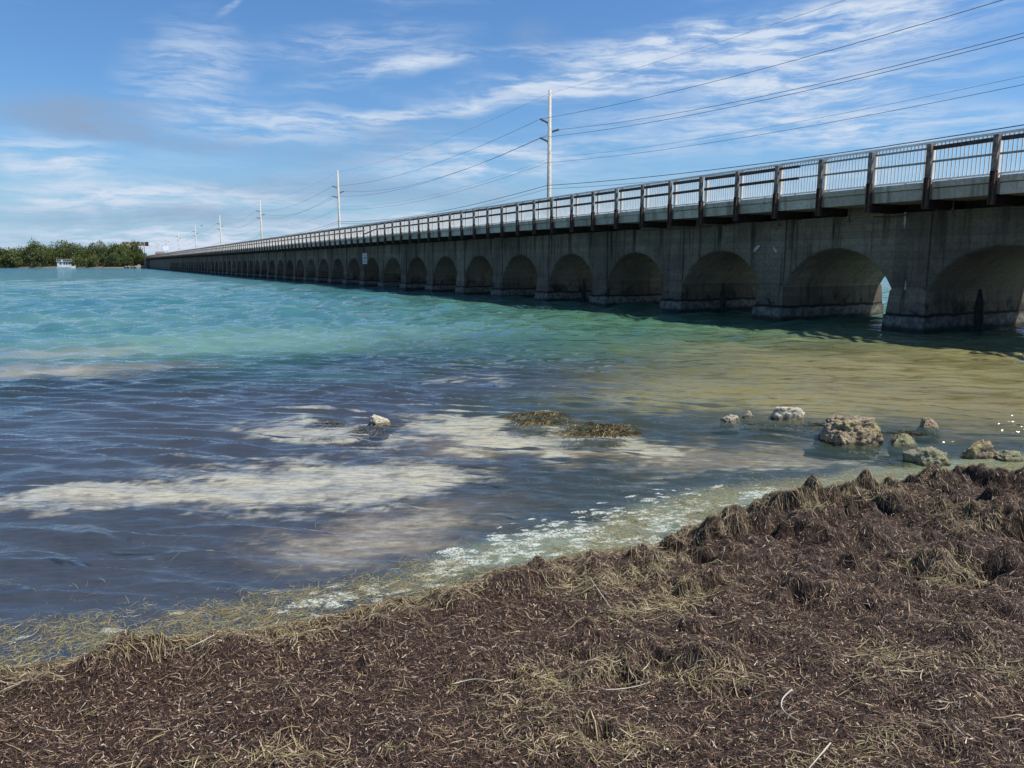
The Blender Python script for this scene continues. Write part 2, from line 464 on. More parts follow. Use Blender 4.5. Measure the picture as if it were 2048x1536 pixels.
def mat_bed():
    m, t, out = material('seabed')
    P = pos(t)
    c = t.new('ShaderNodeAttribute', attribute_name='tone').outputs['Color']
    sm = t.new('ShaderNodeAttribute', attribute_name='sand').outputs['Fac']
    e = t.noise(t.mapping(P, rot=(0, 0, R(-8)), scale=(2.2, 5.5, 2)), 1.6, 8, 0.72)
    g = t.noise(P, 38, 4, 0.7)
    n = t.noise(t.mapping(P, rot=(0, 0, R(-8)), scale=(4, 13, 4)), 1.2, 6, 0.72)
    msk = t.range(t.math('ADD', sm, t.math('MULTIPLY', t.math('SUBTRACT', e, 0.5), 1.5)), 0.10, 0.92)
    sc = t.ramp(n, [(0.32, (0.28, 0.23, 0.18)), (0.48, (0.51, 0.445, 0.355)), (0.66, (0.66, 0.60, 0.50))])
    sc = t.mix(t.range(g, 0.52, 0.64, 0, 0.5), sc, (0.30, 0.25, 0.19))
    c = t.mix(1.0, c, t.ramp(n, [(0.3, (0.6, 0.58, 0.55)), (0.7, (1.35, 1.3, 1.2))]), 'MULTIPLY')
    c = t.mix(msk, c, sc)
    principled(t, out, c, 0.95, t.bump(n, 0.5, 0.03), spec=0.0)
    return m
M_BED = mat_bed()
def mat_wrack():
    m, t, out = material('rotting_seaweed')
    P = pos(t)
    n = t.noise(P, 45, 6, 0.7); n2 = t.noise(P, 2.2, 5, 0.6)
    c = t.ramp(n, [(0.30, (0.012, 0.008, 0.006)), (0.55, (0.045, 0.029, 0.022)), (0.75, (0.10, 0.068, 0.05))])
    c = t.mix(t.range(n2, 0.5, 0.75, 0, 0.4), c, (0.075, 0.06, 0.052))
    principled(t, out, c, 0.9, t.bump(n, 0.9, 0.02), spec=0.2)
    return m
M_WRACK = mat_wrack()
def mat_rock(name, a, b, pit, algae, amt):
    m, t, out = material(name)
    P = pos(t)
    sep = t.new('ShaderNodeSeparateXYZ'); t.put(sep.inputs[0], P)
    n = t.noise(P, 9, 6, 0.65); f = t.noise(P, 42, 5, 0.7)
    c = t.mix(t.range(n, 0.35, 0.65), a, b)
    c = t.mix(t.range(f, 0.36, 0.47, 0.92, 0), c, pit)
    c = t.mix(t.range(n, 0.36, 0.44, 0.7, 0), c, pit)
    c = t.mix(t.math('MULTIPLY', t.range(t.noise(P, 4.5, 5, 0.7), 0.48, 0.62), amt), c, algae)
    zz = t.math('ADD', sep.outputs[2], t.math('MULTIPLY', t.math('SUBTRACT', n, 0.5), 0.06))
    c = t.mix(t.range(zz, 0.015, 0.05, 0.75, 0), c, (0.06, 0.05, 0.035))
    principled(t, out, c, 0.9, t.bump(t.math('ADD', f, n), 1.0, 0.035), spec=0.2)
    return m
M_ROCKP = mat_rock('pale_coral_rock', (0.56, 0.50, 0.38), (0.40, 0.35, 0.25), (0.09, 0.075, 0.05), (0.38, 0.36, 0.16), 0.35)
M_ROCKW = mat_rock('white_coral_rock', (0.62, 0.565, 0.44), (0.50, 0.44, 0.33), (0.16, 0.135, 0.095), (0.40, 0.38, 0.20), 0.15)
M_ROCKB = mat_rock('brown_coral_rock', (0.31, 0.245, 0.165), (0.43, 0.35, 0.245), (0.07, 0.055, 0.04), (0.34, 0.31, 0.10), 0.6)
M_ROCKG = mat_rock('greenish_coral_rock', (0.34, 0.32, 0.21), (0.25, 0.235, 0.165), (0.06, 0.055, 0.04), (0.33, 0.34, 0.15), 0.8)
def mat_foam():
    m, t, out = material('sea_foam')
    P = pos(t)
    n = t.noise(P, 48, 6, 0.8); b = t.noise(P, 150, 3, 0.6)
    b1 = t.new('ShaderNodeBsdfDiffuse'); t.put(b1.inputs[0], t.mix(b, (0.50, 0.56, 0.48), (0.72, 0.75, 0.68)))
    tr = t.new('ShaderNodeBsdfTransparent')
    mx = t.new('ShaderNodeMixShader')
    edge = t.new('ShaderNodeAttribute', attribute_name='core').outputs['Fac']
    a = t.range(t.math('ADD', t.math('ADD', n, t.math('MULTIPLY', b, 0.35)), t.math('MULTIPLY', edge, 0.32)), 0.82, 1.08, 0.0, 0.78)
    t.put(mx.inputs[0], a)
    t.l.new(tr.outputs[0], mx.inputs[1]); t.l.new(b1.outputs[0], mx.inputs[2]); t.l.new(mx.outputs[0], out.inputs[0])
    return m
M_FOAM = mat_foam()
M_ISLE = mat_simple('island_soil', (0.10, 0.085, 0.06), (0.17, 0.15, 0.11), 0.6, 0.95)
M_SHELL = mat_simple('shell_white', (0.55, 0.48, 0.38), (0.38, 0.31, 0.23), 30, 0.6)
M_STICK = mat_simple('bleached_root', (0.50, 0.46, 0.38), (0.34, 0.30, 0.24), 20, 0.7)

# ------------------------------------------------------------------ shoreline
SH_PX = [(-700, 1420), (-300, 1385), (0, 1345), (180, 1318), (300, 1290), (480, 1272), (620, 1245), (760, 1212), (900, 1180), (1020, 1140), (1180, 1115), (1330, 1095),
         (1430, 1040), (1560, 990), (1680, 968), (1820, 950), (1930, 935), (2048, 922), (2400, 890), (2900, 850)]
SHORE = np.array([at(x, y, 0.10 + 0.13 * min(max((x - 1350) / 400, 0), 1))[:2] for x, y in SH_PX])
def shore_dist(x, y):
    """signed distance, positive inland (towards the camera side)"""
    best = np.full(x.shape, 1e9); sign = np.ones(x.shape)
    for i in range(len(SHORE) - 1):
        a, b = SHORE[i], SHORE[i + 1]
        ab = b - a; L2 = ab @ ab
        tt = ((x - a[0]) * ab[0] + (y - a[1]) * ab[1]) / L2
        if i == 0: tt = np.minimum(tt, 1)
        elif i == len(SHORE) - 2: tt = np.maximum(tt, 0)
        else: tt = np.clip(tt, 0, 1)
        dx = x - (a[0] + tt * ab[0]); dy = y - (a[1] + tt * ab[1])
        d = np.hypot(dx, dy)
        cr = ab[0] * (y - a[1]) - ab[1] * (x - a[0])      # >0 : left of the line = seaward
        m = d < best
        best = np.where(m, d, best); sign = np.where(m, np.where(cr > 0, -1.0, 1.0), sign)
    return best * sign

LUMPS = [(235, 1322, .20, .13), (130, 1335, .2, .05), (480, 1285, .3, .05), (900, 1195, .22, .06), (1000, 1168, .26, .10), (1075, 1160, .24, .10), (1200, 1140, .3, .05), (1385, 1080, .26, .17),
         (1470, 1045, .30, .13), (1590, 1010, .36, .17), (1720, 1005, .45, .14), (1850, 990, .45, .20), (1960, 972, .24, .24), (2050, 982, .30, .24), (2010, 1060, .42, .20),
         (1900, 1075, .30, .10), (1835, 1135, .22, .12), (1960, 1150, .3, .12), (1300, 1345, .26, .08), (1400, 1335, .24, .09), (1190, 1355, .2, .05), (1750, 1262, .22, .07), (1930, 1320, .25, .07),
         (1700, 1395, .3, .05), (1880, 1420, .3, .06), (1500, 1110, .3, .10), (1640, 1075, .3, .10), (1760, 1085, .25, .08), (2150, 1000, .5, .35), (2200, 1200, .5, .2), (600, 1520, .3, .04), (1150, 1490, .3, .04)]
LW = [(at(px, py, 0.2), r, h * (0.85 if px < 1500 else 0.62)) for px, py, r, h in LUMPS]
lr = random.Random(21)
for i in range(170):
    k_ = lr.uniform(2, len(SHORE) - 3); a_ = SHORE[int(k_)]; b_ = SHORE[int(k_) + 1]; q_ = a_ + (b_ - a_) * (k_ % 1)
    LW.append((Vector((q_[0] + lr.gauss(0.05, 0.12), q_[1] - abs(lr.gauss(0.10, 0.18)) + 0.02, 0)), lr.uniform(0.09, 0.24), lr.uniform(0.03, 0.068) * (0.6 + 0.4 * (q_[0] > 0))))
for i in range(75):
    LW.append((Vector((lr.uniform(0.9, 5.6), lr.uniform(3.9, 6.9), 0)), lr.uniform(0.12, 0.28), lr.uniform(0.05, 0.12)))
for i in range(95):
    ly = 1.6 + 5.6 * lr.random() ** 0.8; lx = lr.uniform(-0.75, 0.8) * ly
    wgt = 0.35 + 0.65 * (lx > 0.3)
    if lr.random() < wgt: LW.append((Vector((lx, ly, 0)), lr.uniform(0.08, 0.2), lr.uniform(0.02, 0.06)))
PITS = []
for c_, r_, h_ in LW:
    if h_ > 0.045 and lr.random() < 0.75:
        PITS.append((c_.x - r_ * lr.uniform(0.1, 0.9), c_.y - r_ * lr.uniform(0.6, 1.0), r_ * lr.uniform(0.4, 0.8), r_ * lr.uniform(0.22, 0.4), min(h_, 0.14) * lr.uniform(0.7, 1.2)))
for i in range(40):
    ly = 1.7 + 4.0 * lr.random(); PITS.append((lr.uniform(-0.2, 0.75) * ly, ly, lr.uniform(0.04, 0.11), lr.uniform(0.02, 0.045), lr.uniform(0.03, 0.08)))
def beach_z(x, y):
    s = shore_dist(x, y)
    z = -0.30 + 0.42 * sstep(-0.55, 0.16, s) + 0.09 * sstep(0.1, 0.5, s) + 0.30 * sstep(0.3, 5.0, s)
    edge = np.exp(-((s - 0.25) / 0.35) ** 2)
    land = sstep(-0.15, 0.2, s)
    n1 = fbm(x * 2.6 + 3, y * 2.6, 4) - 0.5
    n2 = (fbm(x * 5.5 + 31, y * 5.5 + 7, 3, 0.5) - 0.5) + 0.45 * np.abs(fbm(x * 11 + 3, y * 11 + 70, 2) - 0.5)
    rough = sstep(0.0, 3.2, x + 1.0) * 0.7 + 0.3
    z = z + land * (n1 * (0.09 + 0.10 * edge * rough) + n2 * (0.05 + 0.09 * edge * rough + 0.13 * rough * sstep(0.8, 2.4, x) * sstep(3.2, 4.6, y)))
    wx = x + (fbm(x * 5, y * 5 + 90, 3) - .5) * 0.25; wy = y + (fbm(x * 5 + 50, y * 5, 3) - .5) * 0.25
    lum = np.zeros(x.shape)
    for c, r, h in LW:
        d2 = ((wx - c.x) ** 2 + (wy - c.y) ** 2) / (r * r)
        lum = np.maximum(lum, h * (1 - sstep(0.35, 1.12, np.sqrt(d2))))
    pit = np.zeros(x.shape)
    for cx, cy, rx, ry, h in PITS:
        d2 = ((wx - cx) / rx) ** 2 + ((wy - cy) / ry) ** 2
        pit = np.maximum(pit, h * (1 - sstep(0.3, 1.1, np.sqrt(d2))))
    lum = lum * (0.85 + 0.9 * n2)
    return z + lum * sstep(-0.35, 0.0, s) - pit * sstep(0.12, 0.4, s)

_bx = np.arange(-5.2, 8.2, 0.02); _by = np.arange(0.8, 9.8, 0.02)
_GX, _GY = np.meshgrid(_bx, _by, indexing='ij')
_BZ = beach_z(_GX, _GY); _SD = shore_dist(_GX, _GY)
def _grid(G, x, y):
    fx = np.clip((x + 5.2) / 0.02, 0, len(_bx) - 1.001); fy = np.clip((y - 0.8) / 0.02, 0, len(_by) - 1.001)
    i = fx.astype(int); j = fy.astype(int); fx = fx - i; fy = fy - j
    return (G[i, j] * (1 - fx) + G[i + 1, j] * fx) * (1 - fy) + (G[i, j + 1] * (1 - fx) + G[i + 1, j + 1] * fx) * fy
def beach_g(x, y): return _grid(_BZ, x, y)
def shore_g(x, y): return _grid(_SD, x, y)

# ------------------------------------------------------------------ waves (real heights near the shore)
WV = []
wr = random.Random(5)
for i in range(46):
    lam = 0.14 * (0.60 / 0.14) ** wr.random()
    th = R(-104 + wr.gauss(0, 17))                       # travelling towards the beach
    WV.append((2 * math.pi / lam * math.cos(th), 2 * math.pi / lam * math.sin(th), lam, wr.random() * 6.283))
SWELL = []
for i in range(44):
    lam = 0.7 * (6.0 / 0.7) ** (wr.random() ** 1.3)
    th = R(-104 + wr.gauss(0, 34))
    SWELL.append((2 * math.pi / lam * math.cos(th), 2 * math.pi / lam * math.sin(th), lam, wr.random() * 6.283))
def wave_z(x, y, dr=None):
    s = -shore_dist(x, y)
    r = np.hypot(x, y)
    calm = 0.10 + 0.90 * sstep(0.35, 2.0, s)
    wxp = x + 0.5 * (fbm(x * 0.7, y * 0.7 + 40, 2) - .5); wyp = y + 0.35 * (fbm(x * 0.7 + 80, y * 0.7, 2) - .5)
    h = np.zeros(x.shape)
    for kx, ky, lam, ph in WV:
        a = 0.0036 * (lam / 0.3) ** 0.9
        if dr is not None: a = a * np.clip(lam / (3.2 * dr) - 0.6, 0, 1)
        h += a * np.sin(kx * wxp + ky * wyp + ph)
    group = 0.55 + 0.9 * fbm(x * 0.45 + 11, y * 0.7, 3)
    h = h * calm * group
    big = sstep(9, 34, r) * calm
    if dr is not None and r.max() > 7:
        for kx, ky, lam, ph in SWELL:
            h += big * sstep(lam * 5, lam * 15, r) * (0.068 * lam / 6.283) * np.clip(lam / (2.6 * dr) - 0.6, 0, 1) * np.sin(kx * x + ky * y + ph)
    return h

# px-space patch masks for the colours of the bottom, laid on the bottom where the photo shows them
def blob(px, py, cx, cy, rx, ry, ang=0.0, soft=0.5):
    c, s_ = math.cos(R(ang)), math.sin(R(ang))
    dx, dy = px - cx, py - cy
    a = (dx * c + dy * s_) / rx; b = (-dx * s_ + dy * c) / ry
    return 1 - sstep(1 - soft, 1 + soft, np.sqrt(a * a + b * b))

def build_water():
    ra = [0.6]
    while ra[-1] < 26: ra.append(ra[-1] * (1.0046 if ra[-1] > 4.2 else 1.007 if ra[-1] > 2.8 else 1.05))
    q = 1.0046
    while ra[-1] < 9000:
        q = min(q * 1.00012, 1.022 if ra[-1] < 400 else 1.05); ra.append(ra[-1] * q)
    ra = np.array(ra); nr = len(ra)
    aa = np.radians(np.concatenate([np.arange(-110, -45, 2.5), np.arange(-45, 45, 0.27), np.arange(45, 111, 2.5)])); na = len(aa)
    rr, th = np.meshgrid(ra, aa, indexing='ij')
    x = rr * np.sin(th); y = rr * np.cos(th) - 0.2
    drr = np.maximum(np.gradient(ra)[:, None] * np.ones((1, na)), rr * 0.004)
    z = wave_z(x, y, drr)
    px, py = proj(x, y, np.zeros_like(x))
    s = -shore_dist(x, y)
    nz = fbm(x * 0.35 + 5, y * 0.35, 4) - 0.5
    nz2 = fbm(px / 260.0, py / 22.0, 4) - 0.5            # used only for edge breakup
    d = np.hypot(x, y)
    # --- how cloudy the water is and the colour of its body
    # turquoise starts about 20 m out on the left, green towards the bridge
    far = sstep(13, 26, d + nz * 10)
    turb = 0.155 + 0.805 * far
    tq = np.array((0.050, 0.150, 0.150)); gr = np.array((0.055, 0.125, 0.065)); ol = np.array((0.225, 0.205, 0.090)); bl = np.array((0.050, 0.165, 0.21)); pale = np.array((0.15, 0.26, 0.20))
    c = np.ones(x.shape + (3,)) * tq
    def mixin(c, m, col): return c * (1 - m[..., None]) + m[..., None] * col
    c = mixin(c, sstep(60, 330, d) * 0.8, bl)
    c = mixin(c, 1 - sstep(11, 19, d + nz * 6), np.array((0.125, 0.18, 0.255)))  # near water: blue-grey body colour stands in for reflected sky
    # bands of paler, sandier water
    xs = x * math.cos(0.5) + y * math.sin(0.5)
    band = blob(px, py + nz2 * 30, 350, 690, 620, 26, -2, 0.6) * 0.65 + blob(px, py + nz2 * 20, 120, 640, 260, 12, 0, 0.7) * 0.35
    c = mixin(c, np.clip(band, 0, 1), pale)
    dark = sstep(0.10, 0.24, fbm(x * 0.09 + 3, y * 0.05 + 8, 4) - 0.42)
    c = mixin(c, dark * 0.35 * sstep(20, 50, d), np.array((0.02, 0.13, 0.16)))
    sb = np.maximum(blob(px, py + nz2 * 26, 110, 742, 260, 13, -2, 0.7), 0.7 * blob(px, py + nz2 * 24, 40, 706, 200, 9, -2, 0.8))
    sb = sb * (0.5 + 0.9 * (fbm(x * 1.2, y * 0.8 + 33, 3) - 0.2))
    c = mixin(c, np.clip(sb, 0, 1) * 0.9, np.array((0.42, 0.37, 0.28)))
    turb = np.maximum(turb, np.clip(sb, 0, 1) * 0.8)
    # towards the bridge on the right: green, then olive shallows
    rg = sstep(650, 1250, px + nz * 500) * (1 - sstep(60, 130, d))
    c = mixin(c, rg * 0.85, gr)
    olm = sstep(1100, 1650, px + nz * 300) * sstep(640, 715, py + nz * 30) * (1 - 0.85 * sstep(815, 870, py + nz * 40))
    c = mixin(c, np.clip(olm, 0, 1) * (px > 0), ol)
    turb = turb * (1 - 0.35 * olm) + 0.30 * olm * sstep(5, 9, d)
    # green scum against the beach
    scum = sstep(0.15, 0.4, s) * (1 - sstep(0.6, 1.1, s + nz * 0.9)) * sstep(-1.6, 0.2, x + nz) * 0.8
    c = mixin(c, scum, np.array((0.30, 0.35, 0.23)))
    turb = np.maximum(turb, scum * 0.72)
    chop = 0.14 + 0.86 * sstep(7, 30, d)
    chop = chop * (0.25 + 0.75 * sstep(0.3, 2.5, s))
    fine = (0.12 + 0.88 * sstep(0.3, 1.6, s)) * (0.4 + 1.1 * fbm(x * 0.5 + 60, y * 0.9, 3))
    idx = np.arange(nr * na).reshape(nr, na)
    f = np.stack([idx[:-1, :-1], idx[:-1, 1:], idx[1:, 1:], idx[1:, :-1]], -1).reshape(-1, 4)
    v = np.stack([x, y, z], -1).reshape(-1, 3)
    # drop what lies far inland
    keep = (s.reshape(-1)[f] > -1.0).any(1)
    f = f[keep]
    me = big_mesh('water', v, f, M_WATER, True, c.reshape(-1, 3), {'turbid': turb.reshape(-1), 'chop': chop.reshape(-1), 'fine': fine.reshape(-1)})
    tag(link('water', me), 'shallow turquoise sea with wind ripples', 'water', kind='structure')

def build_bed():
    ra = [0.6]
    while ra[-1] < 40: ra.append(ra[-1] * 1.012)
    while ra[-1] < 9500: ra.append(ra[-1] * 1.15)
    ra = np.array(ra); nr = len(ra)
    aa = np.radians(np.concatenate([np.arange(-112, -46, 3.0), np.arange(-46, 46, 0.4), np.arange(46, 114, 3.0)])); na = len(aa)
    rr, th = np.meshgrid(ra, aa, indexing='ij')
    x = rr * np.sin(th); y = rr * np.cos(th) - 0.2
    s = -shore_dist(x, y)
    d = np.hypot(x, y)
    z = -0.13 - 0.05 * sstep(0.2, 2.0, s) - 0.55 * sstep(3, 18, s) - 1.6 * sstep(18, 90, s)
    z = z + (fbm(x * 1.1, y * 1.1, 3) - .5) * 0.05
    px, py = proj(x, y, z)
    e1 = (fbm(x * 1.5 + 7, y * 1.5, 5, 0.6) - 0.5)
    e2 = (fbm(x * 0.5 + 70, y * 0.5, 4) - 0.5)
    e3 = (fbm(x * 6 + 2, y * 14, 4, 0.65) - 0.5)
    qx = px + e2 * 300 + e3 * 120; qy = py + e1 * 70 + e3 * 26
    grass = np.array((0.042, 0.041, 0.052)); sand = np.array((0.60, 0.51, 0.40)); tan = np.array((0.30, 0.22, 0.16)); olive = np.array((0.29, 0.24, 0.11))
    c = np.ones(x.shape + (3,)) * grass
    def mixin(c, m, col):
        m = np.clip(m, 0, 1)[..., None]; return c * (1 - m) + m * col
    c = mixin(c, blob(qx, qy, 760, 1070, 260, 45, -8, 0.5) * 0.6, tan)
    c = mixin(c, blob(qx, qy, 1250, 905, 420, 22, 2, 0.6) * 0.6, tan)
    sandm = np.maximum.reduce([blob(qx, qy, 740, 1072, 280, 46, -8, 0.5) * 0.42, blob(qx, qy, 1330, 905, 420, 24, 2, 0.6) * 0.36, blob(qx, qy, 620, 972, 330, 48, -4, 0.35), blob(qx, qy, 260, 992, 250, 28, -2, 0.5), blob(qx, qy, 630, 872, 190, 24, 4, 0.45), blob(qx, qy, 1010, 872, 210, 34, 6, 0.35),
                               blob(qx, qy, 1180, 890, 220, 20, 6, 0.5), blob(qx, qy, 360, 940, 120, 12, -3, 0.6) * .6, blob(qx, qy, 955, 757, 75, 9, 3, 0.6) * .8,
                               blob(qx, qy, 130, 742, 220, 13, -2, 0.6), blob(qx, qy, 60, 708, 170, 10, -2, 0.7) * .6, blob(qx, qy, 1560, 930, 240, 14, -6, 0.8) * .5])
    mott = sstep(0.40, 0.58, fbm(x * 2.2 + 9, y * 5.5, 5, 0.62))
    sandm = sandm * (0.62 + 0.38 * mott)
    olm = sstep(1000, 1350, qx) * sstep(700, 730, qy) * (1 - sstep(800, 835, qy - (px - 1300) * 0.045))
    c = mixin(c, olm * 0.9, olive * 1.15)
    streak = blob(qx, qy, 1880, 778, 330, 11, 2, 0.6)
    c = mixin(c, streak * 0.8, grass * 1.3)
    c = mixin(c, blob(qx, qy, 1980, 830, 220, 40, 0, 0.6) * 0.8, np.array((0.27, 0.20, 0.10)))
    idx = np.arange(nr * na).reshape(nr, na)
    f = np.stack([idx[:-1, :-1], idx[:-1, 1:], idx[1:, 1:], idx[1:, :-1]], -1).reshape(-1, 4)
    me = big_mesh('seabed', np.stack([x, y, z], -1).reshape(-1, 3), f, M_BED, True, c.reshape(-1, 3), {'sand': sandm.reshape(-1)})
    tag(link('seabed', me), 'seabed of pale sand patches between dark seagrass', 'seabed', kind='structure')

GX = GY = None
def build_beach():
    gx = np.concatenate([np.arange(-60, -7, 1.0), np.arange(-7, -4.5, 0.12), np.arange(-4.5, 7.5, 0.026), np.arange(7.5, 12, 0.12), np.arange(12, 60, 1.0)])
    gy = np.concatenate([np.arange(-60, -2, 1.0), np.arange(-2, 1.2, 0.15), np.arange(1.2, 9.2, 0.026), np.arange(9.2, 14, 0.15), np.arange(14, 60, 1.0)])
    X, Y = np.meshgrid(gx, gy, indexing='ij')
    Z = beach_z(X, Y)
    nx, ny = X.shape
    idx = np.arange(nx * ny).reshape(nx, ny)
    f = np.stack([idx[:-1, :-1], idx[1:, :-1], idx[1:, 1:], idx[:-1, 1:]], -1).reshape(-1, 4)
    zf = Z.reshape(-1)
    f = f[(zf[f] > -0.26).any(1)]
    me = big_mesh('beach', np.stack([X, Y, Z], -1).reshape(-1, 3), f, M_WRACK, True)
    tag(link('beach', me), 'beach bank of dark rotting seaweed', 'beach', kind='structure')

def strands(n, length, width, seg, posfn, zfn, tones, lift=0.02, curl=0.8, arch=0.02):
    """flat curved blades; tones -> (n,3)"""
    x, y = posfn(n); n = len(x)
    L = length[0] + (length[1] - length[0]) * RNG.random(n) ** 1.6
    Wd = width[0] + (width[1] - width[0]) * RNG.random(n)
    th = RNG.random(n) * 2 * np.pi
    k = RNG.normal(0, curl, n)
    pts = np.zeros((n, seg + 1, 3)); a = th - k / 2
    cx, cy = x.copy(), y.copy()
    base = RNG.random(n) * lift
    tilt = RNG.normal(0, arch, n)
    for i in range(seg + 1):
        u = i / seg
        pts[:, i, 0], pts[:, i, 1] = cx, cy
        pts[:, i, 2] = base + tilt * (u - 0.3) + np.abs(RNG.normal(0, arch * 0.25, n))
        ang = a + k * u
        cx = cx + np.cos(ang) * L / seg; cy = cy + np.sin(ang) * L / seg
    pts[:, :, 2] += zfn(pts[:, :, 0].ravel(), pts[:, :, 1].ravel()).reshape(n, seg + 1)
    d = np.gradient(pts, axis=1)
    side = np.stack([-d[..., 1], d[..., 0], np.zeros_like(d[..., 0])], -1)
    side /= np.linalg.norm(side, axis=-1, keepdims=True) + 1e-9
    roll = RNG.normal(0, 0.32, (n, 1))
    side = side * np.cos(roll)[..., None]; side[..., 2] = np.sin(roll)
    taper = np.array([0.7] + [1.0] * (seg - 1) + [0.25])
    hw = side * (Wd[:, None] * taper[None, :] * 0.5)[..., None]
    v = np.stack([pts - hw, pts + hw], 2).reshape(n, -1, 3)
    m = 2 * (seg + 1)
    q = np.array([[2 * i, 2 * i + 1, 2 * i + 3, 2 * i + 2] for i in range(seg)])
    f = (np.arange(n)[:, None, None] * m + q[None]).reshape(-1, 4)
    col = np.repeat(tones(x, y)[:, None, :], m, 1).reshape(-1, 3)
    return v.reshape(-1, 3), f, col

PAL_DARK = np.array([(0.020, 0.013, 0.011), (0.036, 0.024, 0.020), (0.062, 0.043, 0.035), (0.105, 0.075, 0.06), (0.17, 0.125, 0.10)])
PAL_FLECK = np.array([(0.022, 0.014, 0.012), (0.045, 0.029, 0.025), (0.080, 0.054, 0.046), (0.14, 0.098, 0.082), (0.24, 0.18, 0.145), (0.46, 0.39, 0.31)]) * np.array((1.38, 1.15, 0.90))
PAL_DARK = PAL_DARK * np.array((1.26, 1.05, 0.82))
PAL_STRAW = np.array([(0.36, 0.28, 0.16), (0.27, 0.22, 0.095), (0.18, 0.16, 0.065), (0.46, 0.38, 0.25), (0.22, 0.165, 0.10), (0.12, 0.11, 0.045)])
def pick(pal, n, p=None):
    c = pal[RNG.choice(len(pal), n, p=p)]
    return c * (0.75 + 0.5 * RNG.random((n, 1)))
STRAW_PX = [(1340, 1345, 330, 45, 3), (1100, 1360, 150, 35, 0), (1180, 1480, 240, 50, 0), (560, 1520, 260, 30, -4), (1050, 1420, 120, 30, 0), (1800, 1330, 160, 50, 0), (2000, 1330, 80, 60, 0), (1700, 1500, 160, 40, -20),
            (330, 1290, 200, 22, -8), (60, 1350, 120, 35, 0), (640, 1255, 200, 18, -14), (850, 1205, 160, 16, -14), (1230, 1150, 180, 30, -10), (1390, 1070, 70, 36, 0), (1560, 1000, 180, 22, -14), (1750, 960, 200, 18, -4),
            (1960, 1040, 140, 30, 10), (1870, 1140, 100, 25, 0), (1700, 985, 120, 26, 0), (1330, 1210, 120, 30, -20)]
def straw_weight(x, y, z):
    px, py = proj(x, y, z)
    wx = px + (fbm(x * 3, y * 3 + 9, 3) - .5) * 160; wy = py + (fbm(x * 3 + 44, y * 3, 3) - .5) * 70
    w = np.zeros(x.shape)
    for cx, cy, rx, ry, an in STRAW_PX:
        k = 0.72 if cy > 1300 else 0.9
        w = np.maximum(w, (0.72 if cy > 1300 else 1.0) * blob(wx, wy, cx, cy, rx * k, ry * k, an, 0.6))
    s = shore_g(x, y)
    w = np.maximum(w, 0.95 * np.exp(-((s - 0.06) / 0.20) ** 2))
    return w
